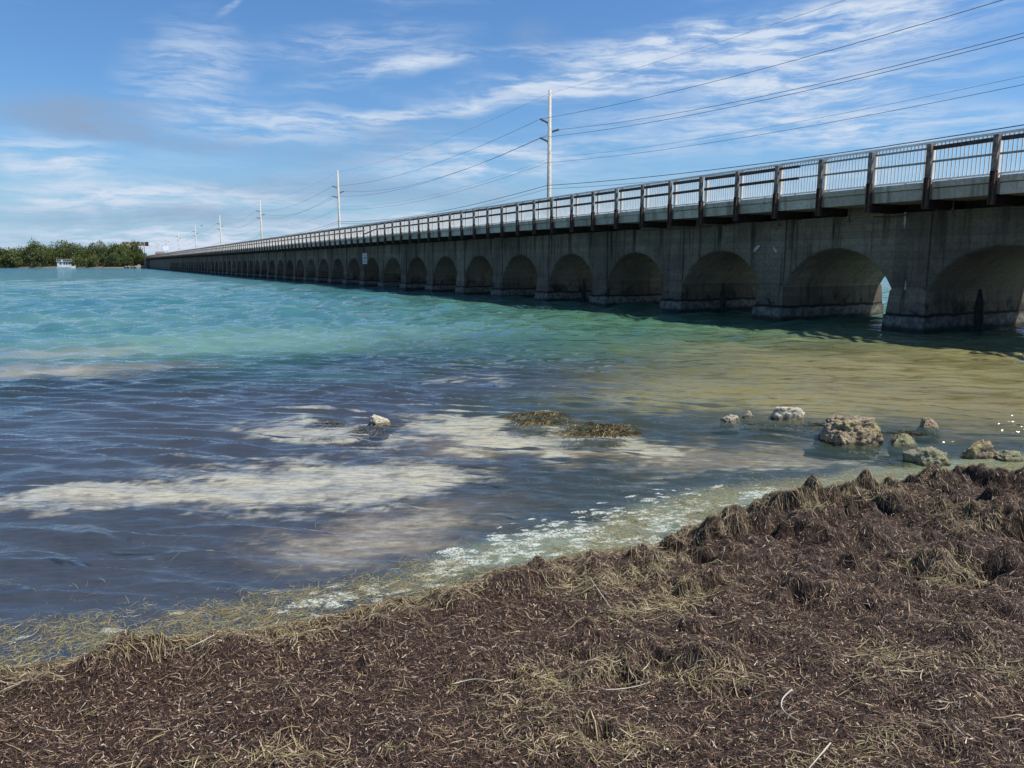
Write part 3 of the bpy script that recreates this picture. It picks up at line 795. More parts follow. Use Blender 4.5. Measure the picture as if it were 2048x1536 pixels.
def build_strands():
    def area(n, dens=1.0):
        x = RNG.uniform(-5.1, 8.1, n * 4); y = RNG.uniform(0.9, 9.0, n * 4)
        d = np.hypot(x, y)
        ok = (np.abs(x) < 0.80 * y + 1.7) & (RNG.random(n * 4) < np.clip((4.2 / d) ** 1.1, 0, 1) * np.where(np.abs(x) < 0.75 * y + 0.3, 1.0, 0.6))
        x, y = x[ok], y[ok]
        s = shore_g(x, y); ok = s > -0.06
        return x[ok], y[ok]
    # dark mass
    def dark_t(x, y):
        n = len(x); return pick(PAL_DARK, n, [.26, .32, .24, .12, .06])
    def fleck_t(x, y):
        n = len(x); return pick(PAL_FLECK, n, [.34, .22, .16, .12, .10, .06])
    va, fa, ca = strands(150000, (0.025, 0.085), (0.0016, 0.0036), 2, area, beach_g, dark_t, lift=0.014, arch=0.007)
    vb, fb, cb = strands(330000, (0.008, 0.036), (0.0020, 0.0050), 1, area, beach_g, fleck_t, lift=0.018, arch=0.007)
    def chip_t(x, y): return pick(np.array([(0.40, 0.31, 0.22), (0.28, 0.20, 0.14), (0.52, 0.44, 0.34), (0.20, 0.14, 0.10)]), len(x), [.3, .32, .14, .24])
    vc, fc, cc = strands(15000, (0.010, 0.042), (0.003, 0.0085), 1, area, beach_g, chip_t, lift=0.008, arch=0.006)
    vc[:, 2] += 0.011
    v1 = np.concatenate([va, vb, vc])
    fb = fb + len(va); fc = fc + len(va) + len(vb)
    f1 = np.concatenate([fa, fb, fc]); c1 = np.concatenate([ca, cb, cc])
    o = link('seaweed_litter', big_mesh('seaweed_litter', v1, f1, M_STRAND, False, c1))
    tag(o, 'dark brown shredded dead seagrass covering the beach', 'seaweed', kind='stuff')
    # straw coloured blades in their patches
    def straw_area(n):
        x, y = area(n * 3)
        w = straw_weight(x, y, beach_g(x, y))
        ok = RNG.random(len(x)) < 0.018 + 0.40 * w ** 1.6
        return x[ok], y[ok]
    def straw_t(x, y): return pick(PAL_STRAW, len(x), [.22, .22, .16, .12, .16, .12])
    v2, f2, c2 = strands(125000, (0.03, 0.14), (0.0012, 0.0048), 3, straw_area, beach_g, straw_t, lift=0.022, curl=0.9, arch=0.011)
    o = link('dry_seagrass', big_mesh('dry_seagrass', v2, f2, M_STRAND, False, c2))
    tag(o, 'straw and olive coloured seagrass blades lying in tangled patches', 'seaweed', kind='stuff')
    # floating blades in front of the bank
    def float_area(n):
        x = RNG.uniform(-5, 6, n * 6); y = RNG.uniform(2.5, 9.5, n * 6)
        s = -shore_g(x, y)
        px, py = proj(x, y, np.zeros_like(x))
        wd = 0.45 + 0.35 * fbm(x * 0.8, y * 0.8, 3)
        w = (1 - sstep(wd * 0.9, wd * 1.5, s)) * (0.22 + 0.95 * sstep(0.40, 0.60, fbm(x * 2.2 + 5, y * 2.2, 4)))
        w = w + 0.02 * (1 - sstep(0, 2.5, s))
        ok = (s > -0.1) & (s < 2.6) & (RNG.random(len(x)) < w) & (np.abs(x) < 0.8 * y + .4)
        return x[ok][:n], y[ok][:n]
    def float_t(x, y): return pick(np.array([(0.30, 0.26, 0.10), (0.20, 0.19, 0.06), (0.36, 0.27, 0.12), (0.14, 0.15, 0.05), (0.40, 0.36, 0.24), (0.22, 0.14, 0.06)]), len(x))
    v3, f3, c3 = strands(62000, (0.03, 0.13), (0.0014, 0.0032), 2, float_area, lambda x, y: wave_z(x, y) + 0.002, float_t, lift=0.005, curl=1.2, arch=0.002)
    o = link('floating_seagrass', big_mesh('floating_seagrass', v3, f3, M_STRAND, False, c3))
    tag(o, 'yellow green seagrass blades floating along the water edge', 'seaweed', kind='stuff')

def build_foam():
    v = []; f = []; core = []
    n = 0; tries = 0
    while n < 680 and tries < 60000:
        tries += 1
        x0, y0 = random.uniform(-4.2, 4.2), random.uniform(3, 8)
        s = -float(shore_g(np.array([x0]), np.array([y0]))[0])
        qx, _ = proj(np.array([x0]), np.array([y0]), np.array([0.0])); qx = float(qx[0])
        if qx < -60 or qx > 1600: continue
        wide = 0.12 + 0.27 * math.exp(-((qx - 1200) / 330) ** 2)
        cen = 0.52 + 0.10 * math.sin(qx / 130)
        if qx < 560: wide = 0.05; cen = 0.60
        w = math.exp(-((s - cen) / wide) ** 2) * (1.0 if qx > 620 else 0.35)
        if s < 0.1 or random.random() > w: continue
        if float(fbm(np.array([x0 * 3.0]), np.array([y0 * 3.0]), 3)[0]) < 0.44: continue
        n += 1
        big = random.random() ** 1.6
        a, b = 0.025 + 0.12 * big, 0.014 + 0.05 * big
        rot = random.gauss(0.25, 0.30); k = 14
        b0 = len(v)
        ph = [random.uniform(0.6, 1.2) for _ in range(k)]
        xs = []; 
        for sc in (1.0, 0.55):
            for i in range(k):
                t = 2 * math.pi * i / k
                ex, ey = a * ph[i] * sc * math.cos(t), b * ph[i] * sc * math.sin(t)
                xs.append((x0 + ex * math.cos(rot) - ey * math.sin(rot), y0 + ex * math.sin(rot) + ey * math.cos(rot)))
                core.append(0.0 if sc == 1.0 else 0.75)
        xs.append((x0, y0)); core.append(1.0)
        q = np.array(xs); zz = wave_z(q[:, 0], q[:, 1]) + 0.003 + random.random() * 0.0015
        v += [(q[i, 0], q[i, 1], zz[i]) for i in range(len(q))]
        for i in range(k):
            j = (i + 1) % k
            f.append((b0 + i, b0 + j, b0 + k + j, b0 + k + i)); f.append((b0 + k + i, b0 + k + j, b0 + 2 * k))
    me = mesh_of('sea_foam', v, f, M_FOAM, True)
    at_ = me.attributes.new('core', 'FLOAT', 'POINT'); at_.data.foreach_set('value', np.array(core, np.float32))
    tag(link('sea_foam', me), 'thin lacy white foam drifting along the water edge', 'foam', kind='stuff')

build_water(); build_bed(); build_beach()

# ------------------------------------------------------------------ the viaduct
TH = math.atan2(185 - 1024, pray(185, HOR)[1])          # heading of the bridge
U = Vector((math.sin(TH), math.cos(TH), 0)); N = Vector((math.cos(TH), -math.sin(TH), 0))
D_WALL = 23.15
BR_ROT = math.atan2(-U.y, -U.x)                          # local x = -U (towards the beach), local y = N (away)
BR0 = N * D_WALL
SPAN, T0 = 5.70, 15.25                                   # pier spacing, the pier next to the open gap
WID = 5.75                                               # thickness of the viaduct
ZS, ZC, ZT = 1.31, 2.72, 3.82                            # springing, crown, top of the wall
OV = 1.30                                                # overhang of the road deck
N_A, N_B = -8, 47                                        # spans from, to
T_END = 392.0
def tx(t): return -t
BAY = SPAN / 3
P0 = 12.14
BAYS = range(-23, int((T_END - P0) / BAY))

def build_bridge():
    root = empty('arch_viaduct', BR0, BR_ROT)
    tag(root, 'long old concrete arch viaduct carrying a road deck across the water', 'bridge')
    # one span: the wall above the springing with the arch barrel cut out of it
    hw = 0.62; a = SPAN / 2 - hw; rise = ZC - ZS
    rad = (a * a + rise * rise) / (2 * rise); cz = ZC - rad
    K = 26
    ang = [math.asin(a / rad) * (-1 + 2 * i / K) for i in range(K + 1)]
    def arc(off): return [((rad + off) * math.sin(q) * (a / rad) / math.sin(math.asin(a / rad)) , cz + (rad + off) * math.cos(q)) for q in ang]
    v = []; f = []
    ch = 0.045
    p_in = [(rad * math.sin(q), cz + rad * math.cos(q)) for q in ang]
    p_out = [((rad + ch) * math.sin(q), cz + (rad + ch) * math.cos(q)) for q in ang]
    p_out[0] = (p_out[0][0], ZS); p_out[-1] = (p_out[-1][0], ZS)
    def row(pts, y):
        b = len(v); v.extend((x, y, z) for x, z in pts); return b
    xs = [p[0] for p in p_out]
    for (y, ya, flip) in ((0.0, ch, False), (WID, WID - ch, True)):
        b1 = row(p_out, y); b2 = row([(x, ZT) for x in xs], y); b3 = row(p_in, ya)
        for i in range(K):
            q = (b1 + i, b1 + i + 1, b2 + i + 1, b2 + i); f.append(q if not flip else q[::-1])
            q = (b3 + i, b3 + i + 1, b1 + i + 1, b1 + i); f.append(q if not flip else q[::-1])
        # shoulders over the piers
        for sx in (-1, 1):
            xo = xs[0] if sx < 0 else xs[-1]
            b = len(v); v.extend([(sx * SPAN / 2, y, ZS), (xo, y, ZS), (xo, y, ZT), (sx * SPAN / 2, y, ZT)])
            q = (b, b + 1, b + 2, b + 3)
            f.append(q if (sx < 0) != flip else q[::-1])
        if not flip: front_in = b3
        else:
            for i in range(K): f.append((front_in + i + 1, front_in + i, b3 + i, b3 + i + 1))
    b = len(v); v.extend([(-SPAN / 2, 0, ZT), (SPAN / 2, 0, ZT), (SPAN / 2, WID, ZT), (-SPAN / 2, WID, ZT)]); f.append((b, b + 1, b + 2, b + 3))
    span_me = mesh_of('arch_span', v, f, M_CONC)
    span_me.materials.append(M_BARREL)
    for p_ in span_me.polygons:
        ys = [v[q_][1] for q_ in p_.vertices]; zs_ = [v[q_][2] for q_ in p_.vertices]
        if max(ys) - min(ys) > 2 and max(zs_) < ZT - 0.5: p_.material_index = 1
    for i in range(N_A, N_B):
        link('arch_span', span_me, root, (tx(T0 + (i + 0.5) * SPAN), 0, 0))
    # piers: shaft with battered sides, wider plinth in the splash zone, shallow pilaster up the wall
    shaft = MB().frust((-0.69, 0.69, -0.13, WID + 0.13), (-hw, hw, -0.075, WID + 0.075), 0.50, ZS + 0.01)
    # little hipped shoulder where the shaft meets the wall
    shaft.frust((-hw, hw, -0.075, WID + 0.075), (-hw + 0.16, hw - 0.16, -0.03, WID + 0.03), ZS + 0.01, ZS + 0.15)
    shaft_me = shaft.mesh('pier', M_CONC)
    pl_me = MB().frust((-0.83, 0.83, -0.30, WID + 0.30), (-0.735, 0.735, -0.19, WID + 0.19), -3.2, 0.54).mesh('plinth', M_CONC, bevel=0.02)
    pil_me = MB().box(-hw + 0.03, hw - 0.03, -0.06, 0.2, ZS + 0.14, ZT - 0.004).mesh('pilaster', M_CONC, bevel=0.008)
    for i in range(N_A, N_B + 1):
        p = link('pier', shaft_me, root, (tx(T0 + i * SPAN), 0, 0))
        link('plinth', pl_me, p); link('pilaster', pil_me, p)
    # solid abutment beyond the last arch
    ta, tb = T0 + N_B * SPAN + 0.3, T_END
    ab = MB().frust((tx(tb) - 2.5, tx(ta), -0.15, WID + 0.15), (tx(tb), tx(ta), 0, WID), -1.5, ZT).mesh('abutment', M_CONC)
    link('abutment', ab, root)
    # recessed core under the deck and the deck itself
    ts = T0 + N_A * SPAN - 2.8
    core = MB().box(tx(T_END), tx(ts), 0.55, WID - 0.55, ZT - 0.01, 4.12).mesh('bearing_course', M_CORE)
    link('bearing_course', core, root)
    z_lo, z_hi = 4.07, 4.50
    deck = MB().box(tx(T_END + 14), tx(ts), -OV + 0.06, WID + OV - 0.06, z_lo + 0.02, z_hi).mesh('deck_slab', M_SLAB)
    link('deck_slab', deck, root)
    road = MB().box(tx(T_END + 14), tx(ts), -OV + 0.75, WID + OV - 0.75, z_hi, z_hi + 0.05).mesh('carriageway', M_ASPH)
    link('carriageway', road, root)
    # per bay: kerb block and fascia panel; per post: bracket
    g = 0.12
    rj = random.Random(3)
    kerb_me = MB().box(-BAY / 2 + g, BAY / 2 - g, -OV - 0.05, -OV + 0.42, z_hi - 0.10, 4.58).mesh('kerb_block', M_SLAB, bevel=0.012)
    fas_me = MB().box(-BAY / 2 + g + 0.01, BAY / 2 - g - 0.01, -OV - 0.005, -OV + 0.10, z_lo, z_hi - 0.115).mesh('fascia_panel', M_SLAB, bevel=0.01)
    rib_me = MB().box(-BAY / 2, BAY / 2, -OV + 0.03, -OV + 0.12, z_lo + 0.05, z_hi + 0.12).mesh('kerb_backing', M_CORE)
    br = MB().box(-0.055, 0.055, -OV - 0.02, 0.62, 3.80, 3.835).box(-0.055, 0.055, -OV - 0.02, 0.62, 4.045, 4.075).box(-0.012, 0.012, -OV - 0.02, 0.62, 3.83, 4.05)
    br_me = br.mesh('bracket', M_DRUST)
    inf_me = MB().box(-BAY / 2 + 0.09, BAY / 2 - 0.09, 0.004, 0.56, ZT - 0.02, 4.09).mesh('wall_infill', M_CONC)
    for k in BAYS:
        t = P0 + k * BAY
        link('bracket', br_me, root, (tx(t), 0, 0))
        m = t + BAY / 2
        link('kerb_block', kerb_me, root, (tx(m), rj.gauss(0, 0.004), rj.gauss(0, 0.004)), (0, 0, rj.gauss(0, 0.002)))
        link('fascia_panel', fas_me, root, (tx(m), rj.gauss(0, 0.006), rj.gauss(0, 0.005)), (0, 0, rj.gauss(0, 0.003)))
        if k in (2, 6, 7, 8) or (k > 9 and rj.random() < 0.18): link('wall_infill', inf_me, root, (tx(m), 0, 0))
    link('kerb_backing', MB().box(tx(T_END), tx(ts), -OV + 0.07, -OV + 0.12, z_lo + 0.03, z_hi + 0.02).mesh('kerb_backing', M_SLAB), root)
    # far-side kerb
    link('far_kerb', MB().box(tx(T_END), tx(ts), WID + OV - 0.42, WID + OV + 0.05, z_hi - 0.3, 4.67).mesh('far_kerb', M_SLAB), root)
    # stains of lime and a few rods under the deck
    def patch(px, py, w, h, ang, nm='lime_stain'):
        r = Vector(pray(px, py)); k = D_WALL / r.dot(N); wp = Vector((0, 0, CAM_H)) + r * k
        t = wp.dot(U); z = wp.z
        n = 14; pts = []
        for i in range(n):
            q = 2 * math.pi * i / n; rr = random.uniform(0.6, 1.1)
            ex, ez = w * rr * math.cos(q), h * rr * math.sin(q)
            pts.append((ex * math.cos(ang) - ez * math.sin(ang), ex * math.sin(ang) + ez * math.cos(ang)))
        mb = MB(); b = 0
        mb.v = [(x, -0.064, zz) for x, zz in pts] + [(x, 0.01, zz) for x, zz in pts]
        mb.f = [tuple(range(n))] + [(i, i + n, (i + 1) % n + n, (i + 1) % n) for i in range(n)]
        link(nm, mb.mesh(nm, M_EFFL), root, (tx(t), 0, z))
    patch(1515, 497, 0.26, 0.09, R(38)); patch(1552, 500, 0.16, 0.06, R(-50)); patch(1812, 582, 0.035, 0.42, 0); patch(1812, 440, 0.04, 0.30, 0.02)
    for (pa, pb, z) in ((1285, 1420, 3.76), (1745, 1812, 3.74), (1418, 1470, 3.80)):
        ra, rb = Vector(pray(pa, 450)), Vector(pray(pb, 450))
        t1 = (ra * ((D_WALL - 0.3) / ra.dot(N))).dot(U); t2 = (rb * ((D_WALL - 0.3) / rb.dot(N))).dot(U)
        mb = MB().tube([(tx(t1), -0.25, z), (tx((t1 + t2) / 2), -0.25, z - 0.04), (tx(t2), -0.25, z)], 0.022, 8)
        link('conduit', mb.mesh('conduit', M_RUST, True), root)
    for px in (1876, 1906, 1560, 1700):
        r = Vector(pray(px, 420)); t = (r * ((D_WALL - 0.7) / r.dot(N))).dot(U)
        mb = MB().box(-0.015, 0.015, -0.72, -0.69, 3.62, 4.09).box(-0.07, 0.07, -0.75, -0.66, 3.58, 3.625).box(-0.05, 0.05, -0.74, -0.67, 3.78, 3.81)
        link('hanger_clamp', mb.mesh('hanger_clamp', M_RUST), root, (tx(t), 0, 0))
    return root

def build_railings():
    # old railing of rolled steel posts outside the kerb
    rt = empty('rusty_railing', BR0 + N * -OV + Vector((0, 0, 3.8)), BR_ROT)
    tag(rt, 'rusty steel post and rail fence along the outer edge of the bridge', 'railing')
    Z0 = 3.8; zt = 5.66
    def post(z1):
        mb = MB()
        mb.box(-0.073, -0.050, -0.17, -0.03, 0.0, z1).box(0.050, 0.073, -0.17, -0.03, 0.0, z1).box(-0.05, 0.05, -0.108, -0.090, 0.0, z1)
        return mb
    lo_me = post(0.90).mesh('lower_stub', M_RUST)
    up_me = MB().box(-0.070, 0.070, -0.165, -0.06, 0.90, zt - Z0).mesh('post', M_RUSTPALE, bevel=0.01)
    ra = random.Random(9)
    def bar(L, zc, h, d, m, nm): return MB().box(-L / 2, L / 2, -0.05, -0.05 + d, zc - Z0 - h / 2, zc - Z0 + h / 2).mesh(nm, m, bevel=0.008)
    full = BAY - 0.13
    me = {('t', 0): bar(full, 5.545, 0.115, 0.08, M_RUST, 'top_rail'), ('m', 0): bar(full, 5.145, 0.10, 0.08, M_RUST, 'middle_rail'),
          ('t', 1): bar(full, 5.545, 0.060, 0.06, M_GREY, 'top_rail'), ('m', 1): bar(full, 5.145, 0.060, 0.06, M_GREY, 'middle_rail')}
    grey_t = {1, 2, 3}; grey_m = {0, 1, 2, 3, -1}
    for k in BAYS:
        t = P0 + k * BAY; m = t + BAY / 2
        p = link('post', up_me, rt, (tx(t), 0, 0), (ra.gauss(0, 0.006), ra.gauss(0, 0.010), 0))
        link('lower_stub', lo_me, p)
        kt, km = int(k in grey_t), int(k in grey_m)
        if k == 3:      # half rusted away: a rusty stub spliced to a thinner grey bar
            for q, zc, nm in (('t', 5.545, 'top_rail'), ('m', 5.145, 'middle_rail')):
                L1 = full * (0.50 if q == 't' else 0.48)
                link(nm, bar(L1, zc, 0.085, 0.07, M_RUST, nm), rt, (tx(t + BAY - 0.075 - L1 / 2), 0, 0))
                L2 = full - L1 + 0.05
                link(nm, bar(L2, zc + 0.012, 0.05, 0.05, M_GREY, nm), rt, (tx(t + 0.075 + L2 / 2), 0, 0))
            continue
        if k == 27:     # broken bay: the middle rail has dropped
            link('top_rail', me[('t', 0)], rt, (tx(m), 0, 0))
            link('middle_rail', bar(full * 0.45, 5.145, 0.075, 0.07, M_RUST, 'middle_rail'), rt, (tx(t + 0.5), 0, 0))
            link('fallen_rail', MB().box(-1.9, 1.9, -0.13, -0.06, -0.04, 0.04).mesh('fallen_rail', M_RUST), rt, (tx(m + 1.0), 0, 4.99 - Z0), (0, R(-5.5), 0))
            continue
        if k == 28:
            link('top_rail', me[('t', 0)], rt, (tx(m), 0, 0)); continue
        j = ra.gauss(0, 0.004)
        link('top_rail', me[('t', kt)], rt, (tx(m), ra.gauss(0, 0.004), ra.gauss(0, 0.004)), (0, ra.gauss(0, 0.0035), 0))
        link('middle_rail', me[('m', km)], rt, (tx(m), ra.gauss(0, 0.004), ra.gauss(0, 0.004)), (0, ra.gauss(0, 0.0035), 0))
    # white picket railing behind it, on the kerb
    yb = -OV + 0.34
    wt = empty('white_picket_railing', BR0 + N * yb + Vector((0, 0, 4.57)), BR_ROT)
    tag(wt, 'white painted picket railing standing on the near kerb behind the rusty posts', 'railing')
    ts = T0 + N_A * SPAN - 2.8
    L = 11.4
    top_me = MB().box(-L / 2, L / 2, -0.045, 0.045, 1.15, 1.225).mesh('handrail', M_WHITE, bevel=0.01)
    bot_me = MB().box(-L / 2, L / 2, -0.025, 0.025, 0.075, 0.125).mesh('bottom_rail', M_WHITE, bevel=0.006)
    t = ts + L / 2
    while t < T_END:
        link('handrail', top_me, wt, (tx(t), 0, 0)); link('bottom_rail', bot_me, wt, (tx(t), 0, 0)); t += L - 0.001
    pm = MB().box(-0.055, 0.055, -0.05, 0.05, -0.01, 1.16)
    pm.v += [(-0.055, -0.05, 1.15), (0.055, -0.05, 1.15), (0.055, 0.05, 1.24), (-0.055, 0.05, 1.24)]
    post_me = pm.mesh('post', M_WHITE)
    pk = MB().box(-0.012, 0.012, -0.012, 0.012, 0.12, 1.155).mesh('picket', M_WHITE)
    rest = MB(); cnt = 0
    for k in BAYS:
        t = P0 + k * BAY
        link('post', post_me, wt, (tx(t + 0.17), 0, 0))
        for j in range(1, 16):
            q = t + 0.17 + BAY * j / 16
            if -1 <= k and cnt < 300:
                link('picket', pk, wt, (tx(q), 0, 0)); cnt += 1
            else: rest.box(tx(q) - 0.012, tx(q) + 0.012, -0.012, 0.012, 0.12, 1.155)
    tag(link('far_pickets', rest.mesh('far_pickets', M_WHITE), wt), kind='stuff')
    # guard rail on the far side of the road
    gt = empty('far_guard_rail', BR0 + N * (WID + OV - 0.2) + Vector((0, 0, 4.66)), BR_ROT)
    tag(gt, 'grey two-bar guard rail on the far side of the road', 'railing')
    t = ts + L / 2
    hi = MB().box(-L / 2, L / 2, -0.03, 0.03, 0.62, 0.76).mesh('upper_bar', M_ALU, bevel=0.01)
    lo = MB().box(-L / 2, L / 2, -0.03, 0.03, 0.22, 0.40).mesh('lower_bar', M_ALU, bevel=0.01)
    while t < T_END:
        link('upper_bar', hi, gt, (tx(t), 0, 0)); link('lower_bar', lo, gt, (tx(t), 0, 0)); t += L - 0.001
    pg = MB().box(-0.06, 0.06, 0.03, 0.14, -0.01, 0.86).mesh('post', M_ALU)
    for k in BAYS: link('post', pg, gt, (tx(P0 + k * BAY + 0.6), 0, 0))
build_bridge(); build_railings()

# ------------------------------------------------------------------ power line
D_POLE = 42.0
def pole_t(px, py):
    r = Vector(pray(px, py)); return (r * (D_POLE / r.dot(N))).dot(U)
PT = [pole_t(1099, 290), pole_t(666, 400), pole_t(513.5, 440), pole_t(438.5, 460), pole_t(391.5, 475)]
STEP = (PT[4] - PT[0]) / 4
PT = [PT[0] + STEP * i for i in range(-1, 9)]
def pole_height(px, py):
    r = Vector(pray(px, py)); return CAM_H + r.z * (D_POLE / r.dot(N))
Z_TOP = pole_height(1100, 180)
Z_A, Z_B, Z_C = pole_height(1096, 247), pole_height(1096, 284), pole_height(1104, 262)
ARM = 1.12; RISE = 0.30
Z_LOW = [pole_height(1104, 314), pole_height(1096, 326), pole_height(1098, 371), pole_height(1098, 378)]
def build_power():
    pole_me = MB().tube([(0, 0, -3.0), (0, 0, 4), (0, 0, Z_TOP)], [0.30, 0.265, 0.145], 14).mesh('shaft', M_POLE, True)
    lug = MB()
    for i in range(52):
        z = 5.2 + i * (Z_TOP - 5.6) / 52
        lug.box(-0.02 + 0.0, 0.05, -0.28, -0.10, z, z + 0.03)
    step_me = lug.mesh('step_bolts', M_POLE)
    def ins(sx):
        mb = MB(); pts = []; rr = []
        for i in range(25):
            q = 0.16 + (ARM - 0.16) * i / 24
            pts.append((0, sx * q, RISE * (q - 0.16) / (ARM - 0.16))); rr.append(0.12 if i % 2 else 0.08)
        mb.tube(pts, rr, 8)
        return mb.mesh('insulator', M_INSUL)
    def bracket(sx): return MB().box(-0.09, 0.09, min(0.10 * sx, 0.24 * sx), max(0.10 * sx, 0.24 * sx), -0.24, 0.16).mesh('arm_bracket', M_ALU)
    # local y points to N; the photo's left arms point towards -N, right arm to +N
    iL, iR, bL, bR = ins(-1), ins(1), bracket(-1), bracket(1)
    names = ['out beyond the frame side of the shore', 'first', 'second', 'third', 'fourth', 'fifth', 'sixth', 'seventh', 'eighth', 'ninth']
    for i, t in enumerate(PT):
        p = U * t + N * D_POLE
        root = empty('utility_pole', (p.x, p.y, 0), BR_ROT)
        lab = 'tapered concrete utility pole with three insulator arms, standing on the shore' if i == 0 else \
              '%s concrete utility pole above the bridge railing, counted from the beach end' % names[i]
        tag(root, lab, 'utility pole', 'utility poles along the far side of the bridge')
        link('shaft', pole_me, root)
        if i < 4: link('step_bolts', step_me, root)
        for z, im, bm_ in ((Z_A, iL, bL), (Z_B, iL, bL), (Z_C, iR, bR)):
            link('arm_bracket', bm_, root, (0, 0, z)); link('insulator', im, root, (0, 0, z))
    ends = [('shield_wire', 'thin top wire running from pole tip to pole tip', 0.0, Z_TOP - 0.3, 0.010, 1.0), ('power_line', 'upper power conductor on the arms facing the bridge', -ARM, Z_A + RISE, 0.018, 1.5),
            ('power_line', 'lower power conductor on the arms facing the bridge', -ARM, Z_B + RISE, 0.018, 1.75), ('power_line', 'power conductor on the single arms facing away from the bridge', ARM, Z_C + RISE, 0.018, 1.9),
            ('power_line', 'thin bare wire below the insulator arms', 0.25, Z_LOW[0], 0.009, 1.4), ('power_line', 'dark neutral wire clamped to the pole shafts', -0.2, Z_LOW[1], 0.014, 1.4), ('telephone_cable', 'thick upper telephone cable low on the poles', -0.25, Z_LOW[2], 0.028, 1.1), ('telephone_cable', 'thin lower telephone cable low on the poles', -0.25, Z_LOW[3], 0.018, 1.2)]
    for nm, lab, off, z, rad, sag in ends:
        mb = MB()
        for a, b in zip(PT[:-1], PT[1:]):
            n = 26; pts = []
            for j in range(n + 1):
                q = j / n
                p = U * (a + (b - a) * q) + N * (D_POLE + off)
                pts.append((p.x, p.y, z - sag * 4 * q * (1 - q)))
            mb.tube(pts, rad, 5, cap=False)
        tag(link(nm, mb.mesh(nm, M_WIRE, True)), lab, 'power line' if nm != 'telephone_cable' else 'cable', 'wires strung between the utility poles')
build_power()

